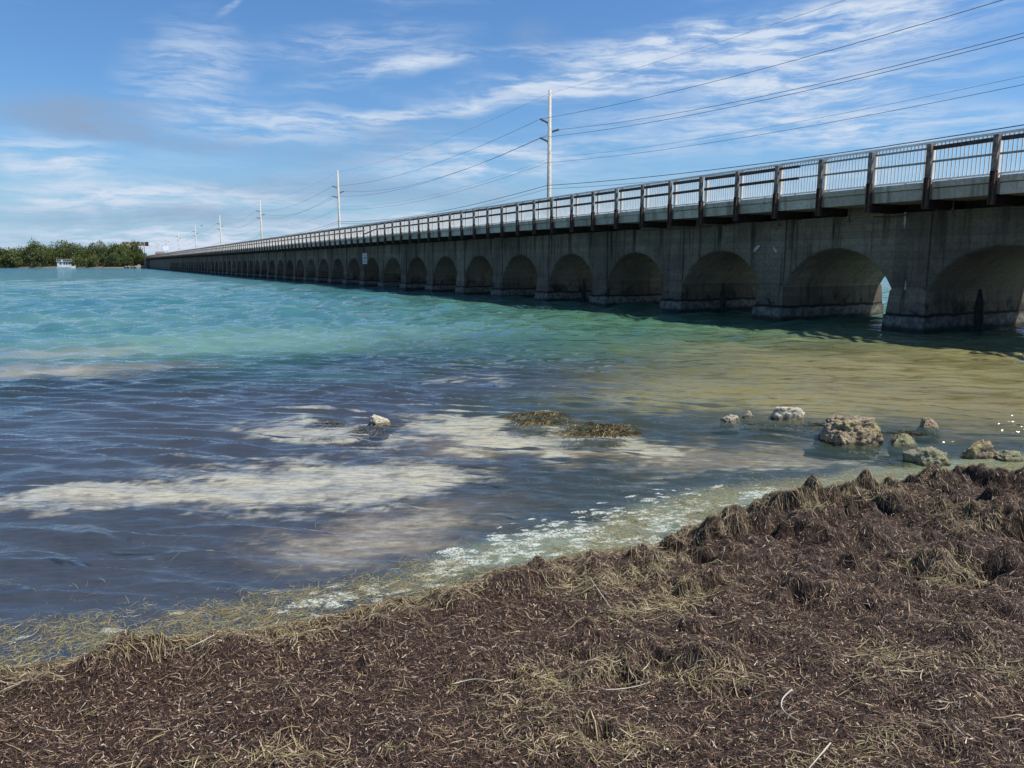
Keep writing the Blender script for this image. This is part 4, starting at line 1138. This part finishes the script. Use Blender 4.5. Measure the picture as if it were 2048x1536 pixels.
# ------------------------------------------------------------------ island with mangroves, far end of the bridge
def br_pt(t, off, z=0.0):
    p = U * t + N * (D_WALL + off); return Vector((p.x, p.y, z))
def az_pt(px, dist, z=0.0):
    r = Vector(pray(px, HOR)); r.z = 0; r.normalize()
    return Vector((r.x * dist, r.y * dist, z))
def build_island():
    # low island: irregular slab with sloping shore
    out = [az_pt(297, 396), az_pt(250, 400), az_pt(150, 420), az_pt(0, 450), az_pt(-300, 520), az_pt(-900, 640), az_pt(-1400, 800)]
    back = [az_pt(-1200, 1400), az_pt(-200, 1100), az_pt(200, 900), az_pt(420, 900), az_pt(420, 560), az_pt(345, 405)]
    ring = out + back
    cen = sum(ring, Vector()) / len(ring)
    n = len(ring); v = []; f = []
    for sc, z in ((1.012, -1.6), (1.0, -0.2), (0.985, 0.5), (0.93, 0.9)):
        for p in ring:
            q = cen + (p - cen) * sc; v.append((q.x, q.y, z))
    v.append((cen.x, cen.y, 1.2))
    for k in range(3):
        for i in range(n):
            j = (i + 1) % n; f.append((k * n + j, k * n + i, (k + 1) * n + i, (k + 1) * n + j))
    for i in range(n): f.append((3 * n + (i + 1) % n, 3 * n + i, 4 * n))
    tag(link('island_ground', mesh_of('island_ground', v, f, M_ISLE, True)), 'low mangrove island at the far end of the bridge', 'island', kind='structure')
    emb = MB().prism([(p.x, p.y) for p in (br_pt(T_END - 4, -1.6), br_pt(T_END + 130, -1.6), br_pt(T_END + 130, WID + 3), br_pt(T_END - 4, WID + 3))], 0, 4.05)
    tag(link('road_embankment', emb.mesh('road_embankment', M_ISLE)), 'road embankment behind the bridge abutment', 'embankment', kind='structure')

    greens = np.array([(0.075, 0.105, 0.022), (0.105, 0.13, 0.03), (0.055, 0.078, 0.019), (0.14, 0.15, 0.04), (0.04, 0.058, 0.016)])
    protos = []
    for q in range(5):
        rg = np.random.default_rng(100 + q)
        lobes = []
        for i in range(16):
            a = rg.random() * 6.283; r = 0.78 * math.sqrt(rg.random())
            zc = 0.30 + 0.50 * (1 - r * r) * (0.65 + 0.5 * rg.random()) * (0.5 + 0.7 * rg.random())
            lobes.append((r * math.cos(a), r * math.sin(a), zc, 0.17 + 0.20 * rg.random()))
        P = []; C = []
        per = 260
        for lx, ly, lz, lr in lobes:
            d = rg.normal(size=(per, 3)); d /= np.linalg.norm(d, axis=1)[:, None]
            rad = lr * (0.55 + 0.55 * rg.random(per))[:, None] * np.array((1.15, 1.15, 0.85))
            P.append(np.array((lx, ly, lz)) + d * rad); C.append(greens[rg.choice(5, p=[.26, .26, .2, .12, .16])] * (0.75 + 0.5 * rg.random((per, 1))))
        sk = 700                                         # skirt of foliage down to the water
        a = rg.random(sk) * 6.283; rr_ = 0.75 + 0.25 * rg.random(sk)
        P.append(np.stack([rr_ * np.cos(a), rr_ * np.sin(a), 0.03 + 0.40 * rg.random(sk)], 1)); C.append(greens[rg.choice(5, sk)] * 0.85)
        P = np.concatenate(P); C = np.concatenate(C); n = len(P)
        P = P[P[:, 2] > 0.01]; C = C[:len(P)]; n = len(P)
        nrm = rg.normal(size=(n, 3)); nrm[:, 2] = np.abs(nrm[:, 2]) + 0.3; nrm /= np.linalg.norm(nrm, axis=1)[:, None]
        t1 = np.cross(nrm, rg.normal(size=(n, 3))); t1 /= np.linalg.norm(t1, axis=1)[:, None]
        t2 = np.cross(nrm, t1)
        sz = (0.026 + 0.030 * rg.random(n))[:, None]
        V = np.stack([P - t1 * sz, P - t2 * sz * 0.55, P + t1 * sz, P + t2 * sz * 0.55], 1).reshape(-1, 3)
        F = np.arange(4 * n).reshape(n, 4)
        crown = big_mesh('crown', V, F, M_LEAF, False, np.repeat(C, 4, 0))
        tb = MB(); tb.tube([(0, 0, -0.05), (0.02, 0.01, 0.25), (0.0, 0.03, 0.55)], [0.035, 0.028, 0.012], 6)
        for i in range(5):
            a = i * 1.26 + q
            tb.tube([(0, 0, 0.22 + 0.03 * i), (0.22 * math.cos(a), 0.22 * math.sin(a), 0.38), (0.45 * math.cos(a), 0.45 * math.sin(a), 0.5)], [0.018, 0.012, 0.005], 5)
            tb.tube([(0, 0, 0.14), (0.16 * math.cos(a + .5), 0.16 * math.sin(a + .5), 0.10), (0.26 * math.cos(a + .5), 0.26 * math.sin(a + .5), -0.05)], [0.012, 0.01, 0.008], 5)
        protos.append((crown, tb.mesh('trunk', M_BARK, True)))
    rg = random.Random(4)
    # (px centre, height in photo px, distance, half width px)
    spec = [(-70, 30, 470, 40), (-20, 28, 462, 34), (8, 30, 452, 30), (34, 31, 446, 26), (58, 33, 444, 24), (82, 43, 446, 20), (104, 36, 437, 22), (121, 38, 434, 18), (139, 43, 440, 17), (156, 34, 428, 20),
            (170, 40, 438, 15), (188, 36, 425, 18), (205, 39, 424, 18), (224, 37, 416, 22), (242, 43, 412, 22), (258, 45, 410, 22), (272, 40, 406, 17), (284, 28, 404, 11), (230, 24, 406, 15), (196, 22, 412, 15), (250, 22, 403, 13),
            (50, 20, 440, 18), (160, 20, 416, 15), (90, 22, 432, 18), (15, 18, 446, 17)]
    for px, hp, dist, hwp in spec:
        dist *= 1.0
        h = hp * dist / 1518 * 0.90 + 1.0; w = hwp * dist / 1518 * 1.15
        p = az_pt(px, dist + 4 + w * 0.5, 0.15)
        root = empty('mangrove_tree', p, rg.random() * 6.28)
        own = {284: 'smallest mangrove bush at the foot of the bridge abutment', 272: 'mangrove tree half hiding the brown billboard', 258: 'broad mangrove tree beside the one that half hides the billboard',
               121: 'mangrove tree rising directly behind the houseboat cabin', 139: 'taller mangrove tree behind the houseboat bow', 82: 'tall round-topped mangrove tree beyond the houseboat stern'}
        tag(root, own.get(px, 'dense green mangrove tree in the continuous row along the island shore'), 'tree', 'mangrove trees on the far island')
        cr, tr = protos[rg.randrange(5)]
        for nm, me in (('trunk', tr), ('crown', cr)): link(nm, me, root, scale=(w, w, h / 0.90))
    # grey riprap boulders at the foot of the abutment
    for i in range(9):
        px = 252 + i * 5.2; 
        mb = bmesh.new(); bmesh.ops.create_icosphere(mb, subdivisions=2, radius=1)
        for vv in mb.verts: vv.co *= 1 + 0.3 * (random.random() - .5)
        me = bpy.data.meshes.new('riprap_boulder'); mb.to_mesh(me); mb.free(); me.materials.append(M_RIPRAP)
        s = rg.uniform(0.7, 1.3)
        tag(link('riprap_boulder', me, None, az_pt(px, 397 + rg.random() * 2, 0.25 + 0.25 * rg.random()), (rg.random(), rg.random(), rg.random() * 6), (s * 1.3, s, s * 0.7)),
            'pale boulder of the heap on the island shore beside the bridge abutment', 'boulder', 'boulders on the island shore')
    # weathered billboard among the trees
    c = az_pt(270, 420, 0)
    root = empty('billboard', c, R(24)); tag(root, 'weathered brown billboard sticking out of the trees', 'billboard')
    rr = lambda y: CAM_H + (HOR - y) / 1518 * 420
    link('board', MB().box(-5.0, 6.6, -0.12, 0.12, rr(496), rr(489)).mesh('board', M_BBOARD), root)
    link('end_cap', MB().box(5.3, 6.7, -0.2, 0.2, rr(496.2), rr(488.8)).mesh('end_cap', M_TIMBER), root)
    for x in (-4, 0.5, 4.6): link('post', MB().tube([(x, 0.25, -0.2), (x, 0.25, rr(490))], 0.14, 8).mesh('post', M_BARK), root)
    # white road sign and pinkish house where the road leaves the bridge
    p = az_pt(334, 398)
    root = empty('road_sign', (p.x, p.y, 4.5), R(50)); tag(root, 'square white road sign at the far end of the bridge deck', 'sign')
    zc = CAM_H + (HOR - 499.5) / 1518 * 398 - 4.5
    link('panel', MB().box(-1.2, 1.2, -0.04, 0.04, zc - 0.9, zc + 0.9).mesh('panel', M_SIGNW), root)
    link('emblem', MB().box(-0.25, 0.25, -0.05, -0.042, zc - 0.2, zc + 0.25).mesh('emblem', M_GREY), root)
    for x in (-0.7, 0.7): link('post', MB().tube([(x, 0.08, -0.3), (x, 0.08, zc + 0.8)], 0.05, 8).mesh('post', M_ALU), root)
    p = az_pt(322, 520)
    root = empty('house', (p.x, p.y, 0.8), R(10)); tag(root, 'small pinkish house far behind the bridge end', 'house')
    link('wall', MB().box(-2.2, 2.2, -2.5, 2.5, 0, 7.6).mesh('wall', M_HOUSEP), root)
    rf = MB(); rf.v = [(-2.5, -2.8, 7.6), (2.5, -2.8, 7.6), (2.5, 2.8, 7.6), (-2.5, 2.8, 7.6), (-2.3, 0, 8.8), (2.3, 0, 8.8)]
    rf.f = [(0, 1, 5, 4), (2, 3, 4, 5), (0, 4, 3), (1, 2, 5), (0, 3, 2, 1)]
    link('roof', rf.mesh('roof', M_ROOF), root)
    for x in (-1.1, 1.1): link('window', MB().box(x - 0.5, x + 0.5, -2.55, -2.48, 5.4, 6.8).mesh('window', M_GLASS), root)
build_island()

# ------------------------------------------------------------------ houseboat
def build_boat():
    c = az_pt(130, 404, 0)
    root = empty('houseboat', (c.x, c.y, 0), -math.atan2(c.x, c.y)); tag(root, 'white houseboat with a railed roof deck moored in front of the mangroves', 'boat')
    k = 404 / 1518
    L = 31 * k
    hull = MB(); pts = []
    for x, w in ((-L / 2, 1.5), (-L / 2 + 0.6, 1.7), (L * 0.25, 1.75), (L * 0.40, 1.2), (L / 2, 0.15)): pts.append((x, w))
    poly = [(x, -w) for x, w in pts] + [(x, w) for x, w in pts[::-1]]
    n = len(poly)
    hull.v = [(x * 0.96, y * 0.85, -0.35) for x, y in poly] + [(x, y, 0.75 + (0.55 * max(0, (x - L * 0.2) / (L * 0.3)) ** 1.5)) for x, y in poly]
    hull.f = [tuple(range(n))[::-1], tuple(range(n, 2 * n))] + [(i, (i + 1) % n, n + (i + 1) % n, n + i) for i in range(n)]
    link('hull', hull.mesh('hull', M_BOATW), root)
    x0, x1 = -L / 2 + 1.0, L * 0.24
    zc0, zc1 = 0.7, 3.0
    link('cabin', MB().frust((x0, x1, -1.45, 1.45), (x0, x1 - 0.35, -1.4, 1.4), zc0, zc1).mesh('cabin', M_BOATW), root)
    for a, w in ((x0 + 1.2, 0.55), (x0 + 2.55, 0.62), (x0 + 3.5, 0.62), (x0 + 4.45, 0.62)):
        wi = link('window', MB().box(a, a + w, -1.50, -1.40, 1.75, 2.75).mesh('window', M_GLASS), root)
    link('roof_deck', MB().box(x0 - 0.4, x1 + 0.9, -1.75, 1.75, zc1, zc1 + 0.14).mesh('roof_deck', M_BOATW), root)
    rl = MB()
    for sy in (-1.7, 1.7): rl.tube([(x0 - 0.2, sy, zc1 + 1.1), (x1 + 0.8, sy, zc1 + 1.1)], 0.07, 6); rl.tube([(x0 - 0.2, sy, zc1 + 0.6), (x1 + 0.8, sy, zc1 + 0.6)], 0.03, 6)
    for i in range(7):
        x = x0 - 0.2 + (x1 + 1.0 - x0) * i / 6
        for sy in (-1.7, 1.7): rl.tube([(x, sy, zc1 + 0.1), (x, sy, zc1 + 1.1)], 0.04, 6)
    link('roof_rail', rl.mesh('roof_rail', M_BOATW), root)
    link('windscreen', MB().frust((x1 - 0.05, x1 + 0.75, -1.3, 1.3), (x1 - 0.3, x1 + 0.1, -1.3, 1.3), 1.2, 2.3).mesh('windscreen', M_BOATW), root)
    link('helm_seat', MB().frust((0.0 - 1.6, -0.7, -0.5, 0.5), (-1.4, -0.9, -0.4, 0.4), zc1 + 0.1, zc1 + 0.8).mesh('helm_seat', M_BOATW), root)
build_boat()

# ------------------------------------------------------------------ sign on a post in front of the pier
def build_sign():
    r = Vector(pray(731, 560)); k = (D_WALL - 0.75) / r.dot(N); p = r * k
    root = empty('channel_sign', (p.x, p.y, 0), -math.atan2(p.x, p.y)); tag(root, 'narrow white notice board with dark lettering on a post before a bridge pier', 'sign')
    s = p.length / math.hypot(r.x, r.y) * math.hypot(r.x, r.y) / p.length
    dz = lambda y: CAM_H + pray(731, y)[2] * k
    w = 4.4 * k
    z0, z1 = dz(528), dz(506.5)
    link('board', MB().box(-w, w, -0.03, 0.0, z0, z1).mesh('board', M_SIGNW, bevel=0.008), root)
    h = z1 - z0
    for fz, hh, ww in ((0.80, 0.05, 0.72), (0.56, 0.14, 0.55), (0.34, 0.045, 0.62), (0.20, 0.06, 0.74)):
        nseg = 4 if hh < 0.1 else 2
        for i in range(nseg):
            xa = -w * ww + 2 * w * ww * i / nseg
            link('lettering', MB().box(xa + 0.01, xa + 2 * w * ww / nseg - 0.03, -0.036, -0.031, z0 + h * fz - h * hh / 2, z0 + h * fz + h * hh / 2).mesh('lettering', M_INK), root)
    link('post', MB().tube([(0.03, 0.05, -2.5), (0.03, 0.05, z1 - 0.1)], 0.06, 10).mesh('post', M_TIMBER, True), root)
build_sign()

# ------------------------------------------------------------------ old timber piles inside the arches
def build_piles():
    for j, (px, ytop, lab) in enumerate(((1962, 578, 'dark broken timber pile in the arch closest to the beach'), (1447, 566, 'dark leaning timber pile in the arch left of the lime-stained pier'), (1167, 557, 'slim dark timber pile in an arch below the railing bay with worn kerb'))):
        r = Vector(pray(px, ytop)); i = 1.6
        k = (D_WALL + i) / r.dot(N); top = Vector((0, 0, CAM_H)) + r * k
        mb = MB(); n = 9; pts = []; rad = []
        for q in range(n):
            u = q / (n - 1)
            pts.append((0.05 * math.sin(3 * u), 0.02 * u, -2.5 + (top.z + 2.5) * u)); rad.append(0.15 - 0.03 * u + 0.015 * random.random() - (0.085 if q == n - 1 else 0))
        mb.tube(pts, rad, 9)
        o = link('timber_pile', mb.mesh('timber_pile', M_TIMBER, False), None, (top.x, top.y, 0), (R(2), R(-2 + j), 0)); tag(o, lab, 'pile', 'old piles under the arches')
build_piles()

# ------------------------------------------------------------------ rocks in the shallows
def rock_mesh(name, w, d, h, seed, mat, sub=5, lobes=2, pits=1.0):
    rg = np.random.default_rng(seed)
    bm = bmesh.new(); bmesh.ops.create_icosphere(bm, subdivisions=sub, radius=1.0)
    co = np.array([v.co[:] for v in bm.verts])
    o = rg.random(3) * 50
    p = co.copy()
    p = np.sign(p) * np.abs(p) ** 0.85
    def n3d(sc, oc, rg_):
        q = co * sc
        return (fbm(q[:, 0] + o[0], q[:, 1] + o[1], oc, rg_) + fbm(q[:, 1] + o[1] + 7, q[:, 2] + o[2], oc, rg_) + fbm(q[:, 2] + o[2] + 3, q[:, 0] + o[0], oc, rg_)) / 3 - 0.5
    n1 = n3d(1.4, 3, .5) * 1.6; n2 = n3d(4.2, 3, .6) * 1.6; n3 = n3d(11, 3, .6) * 1.6
    # a few flat fracture planes
    for i in range(7):
        nd = rg.normal(size=3); nd[2] = abs(nd[2]) * 0.7; nd /= np.linalg.norm(nd)
        lim = 0.62 + 0.25 * rg.random()
        ex = np.maximum(p @ nd - lim, 0); p = p - ex[:, None] * nd * 0.85
    p = p * (1 + 0.55 * n1 + 0.34 * n2 + 0.20 * n3 * pits - 0.16 * np.maximum(0.12 - np.abs(n3), 0) * pits)[:, None]
    p *= np.array((w / 2, d / 2, h)) / np.array((np.abs(p[:, 0]).max(), np.abs(p[:, 1]).max(), p[:, 2].max()))
    p[:, 2] = np.where(p[:, 2] < 0, p[:, 2] * (0.25 / max(h, 0.01)), p[:, 2])
    for v, q in zip(bm.verts, p): v.co = q
    me = bpy.data.meshes.new(name); bm.to_mesh(me); bm.free()
    me.materials.append(mat)
    me.polygons.foreach_set('use_smooth', np.ones(len(me.polygons), bool))
    return me
ROCKS = [(755, 851, 46, 20, M_ROCKW, 'pointed white rock ringed by dark weed, standing alone in open water'),
         (1465, 845, 42, 15, M_ROCKP, 'small low pale yellowish rock at the outer end of the rock group'),
         (1499, 836, 24, 15, M_ROCKP, 'smallest pale stone, behind the low yellowish rock'),
         (1581, 841, 70, 26, M_ROCKW, 'bright white knobbly rock with a dark top corner'),
         (1712, 890, 136, 56, M_ROCKB, 'largest boulder, brown and pitted with yellow algae on top'),
         (1863, 862, 50, 26, M_ROCKB, 'brown rock with a dark hollow, behind the low yellow-green stone'),
         (1820, 894, 62, 25, M_ROCKG, 'low yellow-green stone beside the largest boulder'),
         (1870, 934, 92, 37, M_ROCKG, 'greenish grey rock in front of the low yellow-green stone'),
         (1972, 921, 76, 38, M_ROCKB, 'dark brown rock against the seaweed bank'),
         (2030, 924, 58, 22, M_ROCKG, 'flat grey rock lying against the dark brown rock')]
for i, (px, py, w, h, m, lab) in enumerate(ROCKS):
    p = at(px, py, 0.0); k = CAM_H / -pray(px, py)[2]
    ww, hh = w * k, h * k * 1.02
    dd = ww * 0.8
    me = rock_mesh('coral_rock', ww * 1.02, dd, hh, 40 + i, m, 6 if w > 100 else 5)
    tag(link('coral_rock', me, None, (p.x, p.y + dd * 0.40, -0.012), (0, 0, 0)), lab, 'rock', 'coral rocks in the shallows')

# weed clumps standing out of the shallows
def clump(px, py, wpx, hpx, n, dark, label):
    p = at(px, py, 0.0); k = CAM_H / -pray(px, py)[2]
    w, h = wpx * k / 2, hpx * k * 0.40
    dep = max(hpx * 0.5 * (p.length ** 2 / (CAM_H * F_PX)), 0.08)
    def posfn(n_):
        q = RNG.uniform(-1, 1, (n_ * 4, 2))
        ra = (q ** 2).sum(1)
        ok = fbm(q[:, 0] * 2.5 * max(w / dep * .5, 1) + px, q[:, 1] * 2.5 + py, 4) > 0.34 + 0.26 * ra
        q = q[ok][:n_]
        return p.x + q[:, 0] * w, p.y + q[:, 1] * dep
    x, y = posfn(n); n = len(x)
    seg = 4
    L = 0.08 + 0.18 * RNG.random(n)
    th = RNG.random(n) * 6.283
    lean = 0.5 + 0.9 * RNG.random(n)
    pts = np.zeros((n, seg + 1, 3))
    z0 = -0.03 + np.exp(-(((x - p.x) / w) ** 2) * 2) * h * 0.55 * RNG.random(n)
    up = h * (0.25 + 0.9 * RNG.random(n) ** 1.5)
    for i in range(seg + 1):
        u = i / seg
        pts[:, i, 0] = x + np.cos(th) * L * u * lean; pts[:, i, 1] = y + np.sin(th) * L * u * lean
        pts[:, i, 2] = z0 + up * np.sin(np.pi * np.clip(u * (0.55 + 0.45 * lean), 0, 1))
    d = np.gradient(pts, axis=1)
    side = np.cross(d, np.array((0.2, 1.0, 0.1))); side /= np.linalg.norm(side, axis=-1, keepdims=True) + 1e-9
    hw = side * 0.0034 * np.array([1, 1, 1, .8, .3])[None, :, None]
    v = np.stack([pts - hw, pts + hw], 2).reshape(-1, 3)
    q = np.array([[2 * i, 2 * i + 1, 2 * i + 3, 2 * i + 2] for i in range(seg)])
    f = (np.arange(n)[:, None, None] * 2 * (seg + 1) + q[None]).reshape(-1, 4)
    pal = np.array([(0.20, 0.14, 0.06), (0.30, 0.25, 0.10), (0.12, 0.08, 0.04), (0.42, 0.34, 0.18), (0.08, 0.05, 0.03)]) * (0.6 if dark else 1.0)
    c = np.repeat(pick(pal, n)[:, None], 2 * (seg + 1), 1).reshape(-1, 3)
    v = v - np.array((p.x, p.y, 0))
    tag(link('seaweed_clump', big_mesh('seaweed_clump', v, f, M_STRAND, False, c), None, (p.x, p.y, 0)), label, 'seaweed', 'seaweed clumps in the shallows')
clump(1090, 838, 125, 20, 1900, False, 'thick bushy brown seaweed clump, the farther of two over the sand')
clump(1200, 862, 140, 22, 2200, False, 'ragged olive seaweed clump lying beside the bushier one')
clump(660, 848, 90, 8, 350, True, 'thin dark strip of weed beside the lone white rock')
clump(757, 858, 76, 12, 500, True, 'dark weed skirt around the foot of the lone white rock')
clump(1545, 848, 130, 9, 240, True, 'sparse dark weed between the white rock and the small stones')
clump(1650, 852, 130, 12, 260, True, 'sparse weed tufts behind the largest boulder')
clump(1815, 866, 90, 12, 260, True, 'weed tufts between the brown hollow rock and the largest boulder')
clump(1800, 925, 130, 10, 260, True, 'dark weed mat beside the greenish grey rock')

# ------------------------------------------------------------------ beach litter
build_strands(); build_foam()
def ground_pt(px, py):
    p = at(px, py, 0.3)
    for _ in range(8):
        z = float(beach_g(np.array([p.x]), np.array([p.y]))[0]); p = at(px, py, z)
    return p
def stick(pxs, rad, lab, m=M_STICK, nm='dry_root'):
    pts = [ground_pt(*q) + Vector((0, 0, 0.030)) for q in pxs]
    sm = []
    for i in range(len(pts) - 1):
        a = pts[max(i - 1, 0)]; b = pts[i]; c = pts[i + 1]; d = pts[min(i + 2, len(pts) - 1)]
        for q in range(5):
            t = q / 5
            sm.append(0.5 * ((2 * b) + (c - a) * t + (2 * a - 5 * b + 4 * c - d) * t * t + (3 * b - a - 3 * c + d) * t ** 3))
    sm.append(pts[-1])
    o0 = sm[0].copy()
    mb = MB().tube([p - o0 for p in sm], [rad * (1 - 0.5 * i / len(sm)) for i in range(len(sm))], 7)
    tag(link(nm, mb.mesh(nm, m, True), None, o0), lab, 'root' if nm == 'dry_root' else 'reed', 'sticks on the beach')
stick([(1583, 1392), (1566, 1408), (1562, 1425), (1572, 1440), (1598, 1456)], 0.0036, 'white hook-shaped bleached root on the seaweed')
stick([(1210, 1392), (1242, 1390), (1275, 1384), (1300, 1376)], 0.0028, 'thin tan wavy stalk lying flat on the dark seaweed', nm='dry_reed')
stick([(1180, 1165), (1200, 1195), (1222, 1226)], 0.0034, 'straight pale stalk slanting down the face of the shore bank', nm='dry_reed')
stick([(370, 1310), (400, 1296), (430, 1280)], 0.0034, 'pale straw stalk propped across the crest of the bank', nm='dry_reed')
stick([(905, 1380), (950, 1370), (985, 1375)], 0.0028, 'tan stalk on the flat dark part of the beach', nm='dry_reed')
stick([(1660, 1500), (1630, 1536), (1610, 1560)], 0.003, 'bleached forked twig half out of the seaweed', nm='dry_root')
def build_bits():
    # pale shell and wood chips, too many and too small to pick apart
    v = []; f = []
    for i in range(520):
        y = random.uniform(1.6, 8.0); x = random.uniform(-0.75, 0.75) * y
        if float(shore_g(np.array([x]), np.array([y]))[0]) < 0.05: continue
        z = float(beach_g(np.array([x]), np.array([y]))[0]) + 0.024
        a, b, hgt = random.uniform(0.003, 0.009), random.uniform(0.0015, 0.003), random.uniform(0.001, 0.003)
        if random.random() < 0.06: a *= 1.8; b *= 1.8
        r = random.random() * 6.28; k = 6; b0 = len(v)
        for q in range(k):
            t = 2 * math.pi * q / k; ex, ey = a * math.cos(t), b * math.sin(t) * random.uniform(.7, 1.2)
            v.append((x + ex * math.cos(r) - ey * math.sin(r), y + ex * math.sin(r) + ey * math.cos(r), z + random.gauss(0, 0.001)))
        v.append((x, y, z + hgt + 0.002))
        for q in range(k): f.append((b0 + q, b0 + (q + 1) % k, b0 + k))
    tag(link('shell_fragments', mesh_of('shell_fragments', v, f, M_SHELL, True)), 'tiny pale shell and wood chips strewn over the seaweed', 'shells', kind='stuff')
build_bits()

# ------------------------------------------------------------------ bird over the bridge
def build_bird():
    r = Vector(pray(403, 452)).normalized(); p = Vector((0, 0, CAM_H)) + r * 230
    root = empty('bird', p, R(30)); tag(root, 'small dark sea bird gliding above the bridge between two poles', 'bird')
    bd = MB().tube([(-0.32, 0, 0), (-0.2, 0, 0.02), (0, 0, 0.03), (0.18, 0, 0.04), (0.28, 0, 0.05), (0.40, 0, 0.03)], [0.02, 0.06, 0.085, 0.06, 0.045, 0.008], 8)
    link('body', bd.mesh('body', M_BIRD, True), root)
    for s in (-1, 1):
        w = MB(); pts = [(0.10, 0.0, 0.05), (0.13, 0.28, 0.16), (0.02, 0.62, 0.10), (-0.06, 0.60, 0.09), (-0.03, 0.28, 0.14), (-0.12, 0, 0.04)]
        w.v = [(x, s * y, z) for x, y, z in pts] + [(x, s * y, z - 0.015) for x, y, z in pts]
        w.f = [(0, 1, 4, 5), (1, 2, 3, 4), (6, 11, 10, 7), (7, 10, 9, 8)] + [(i, (i + 1) % 6, 6 + (i + 1) % 6, 6 + i) for i in range(6)]
        link('wing', w.mesh('wing', M_BIRD), root)
build_bird()
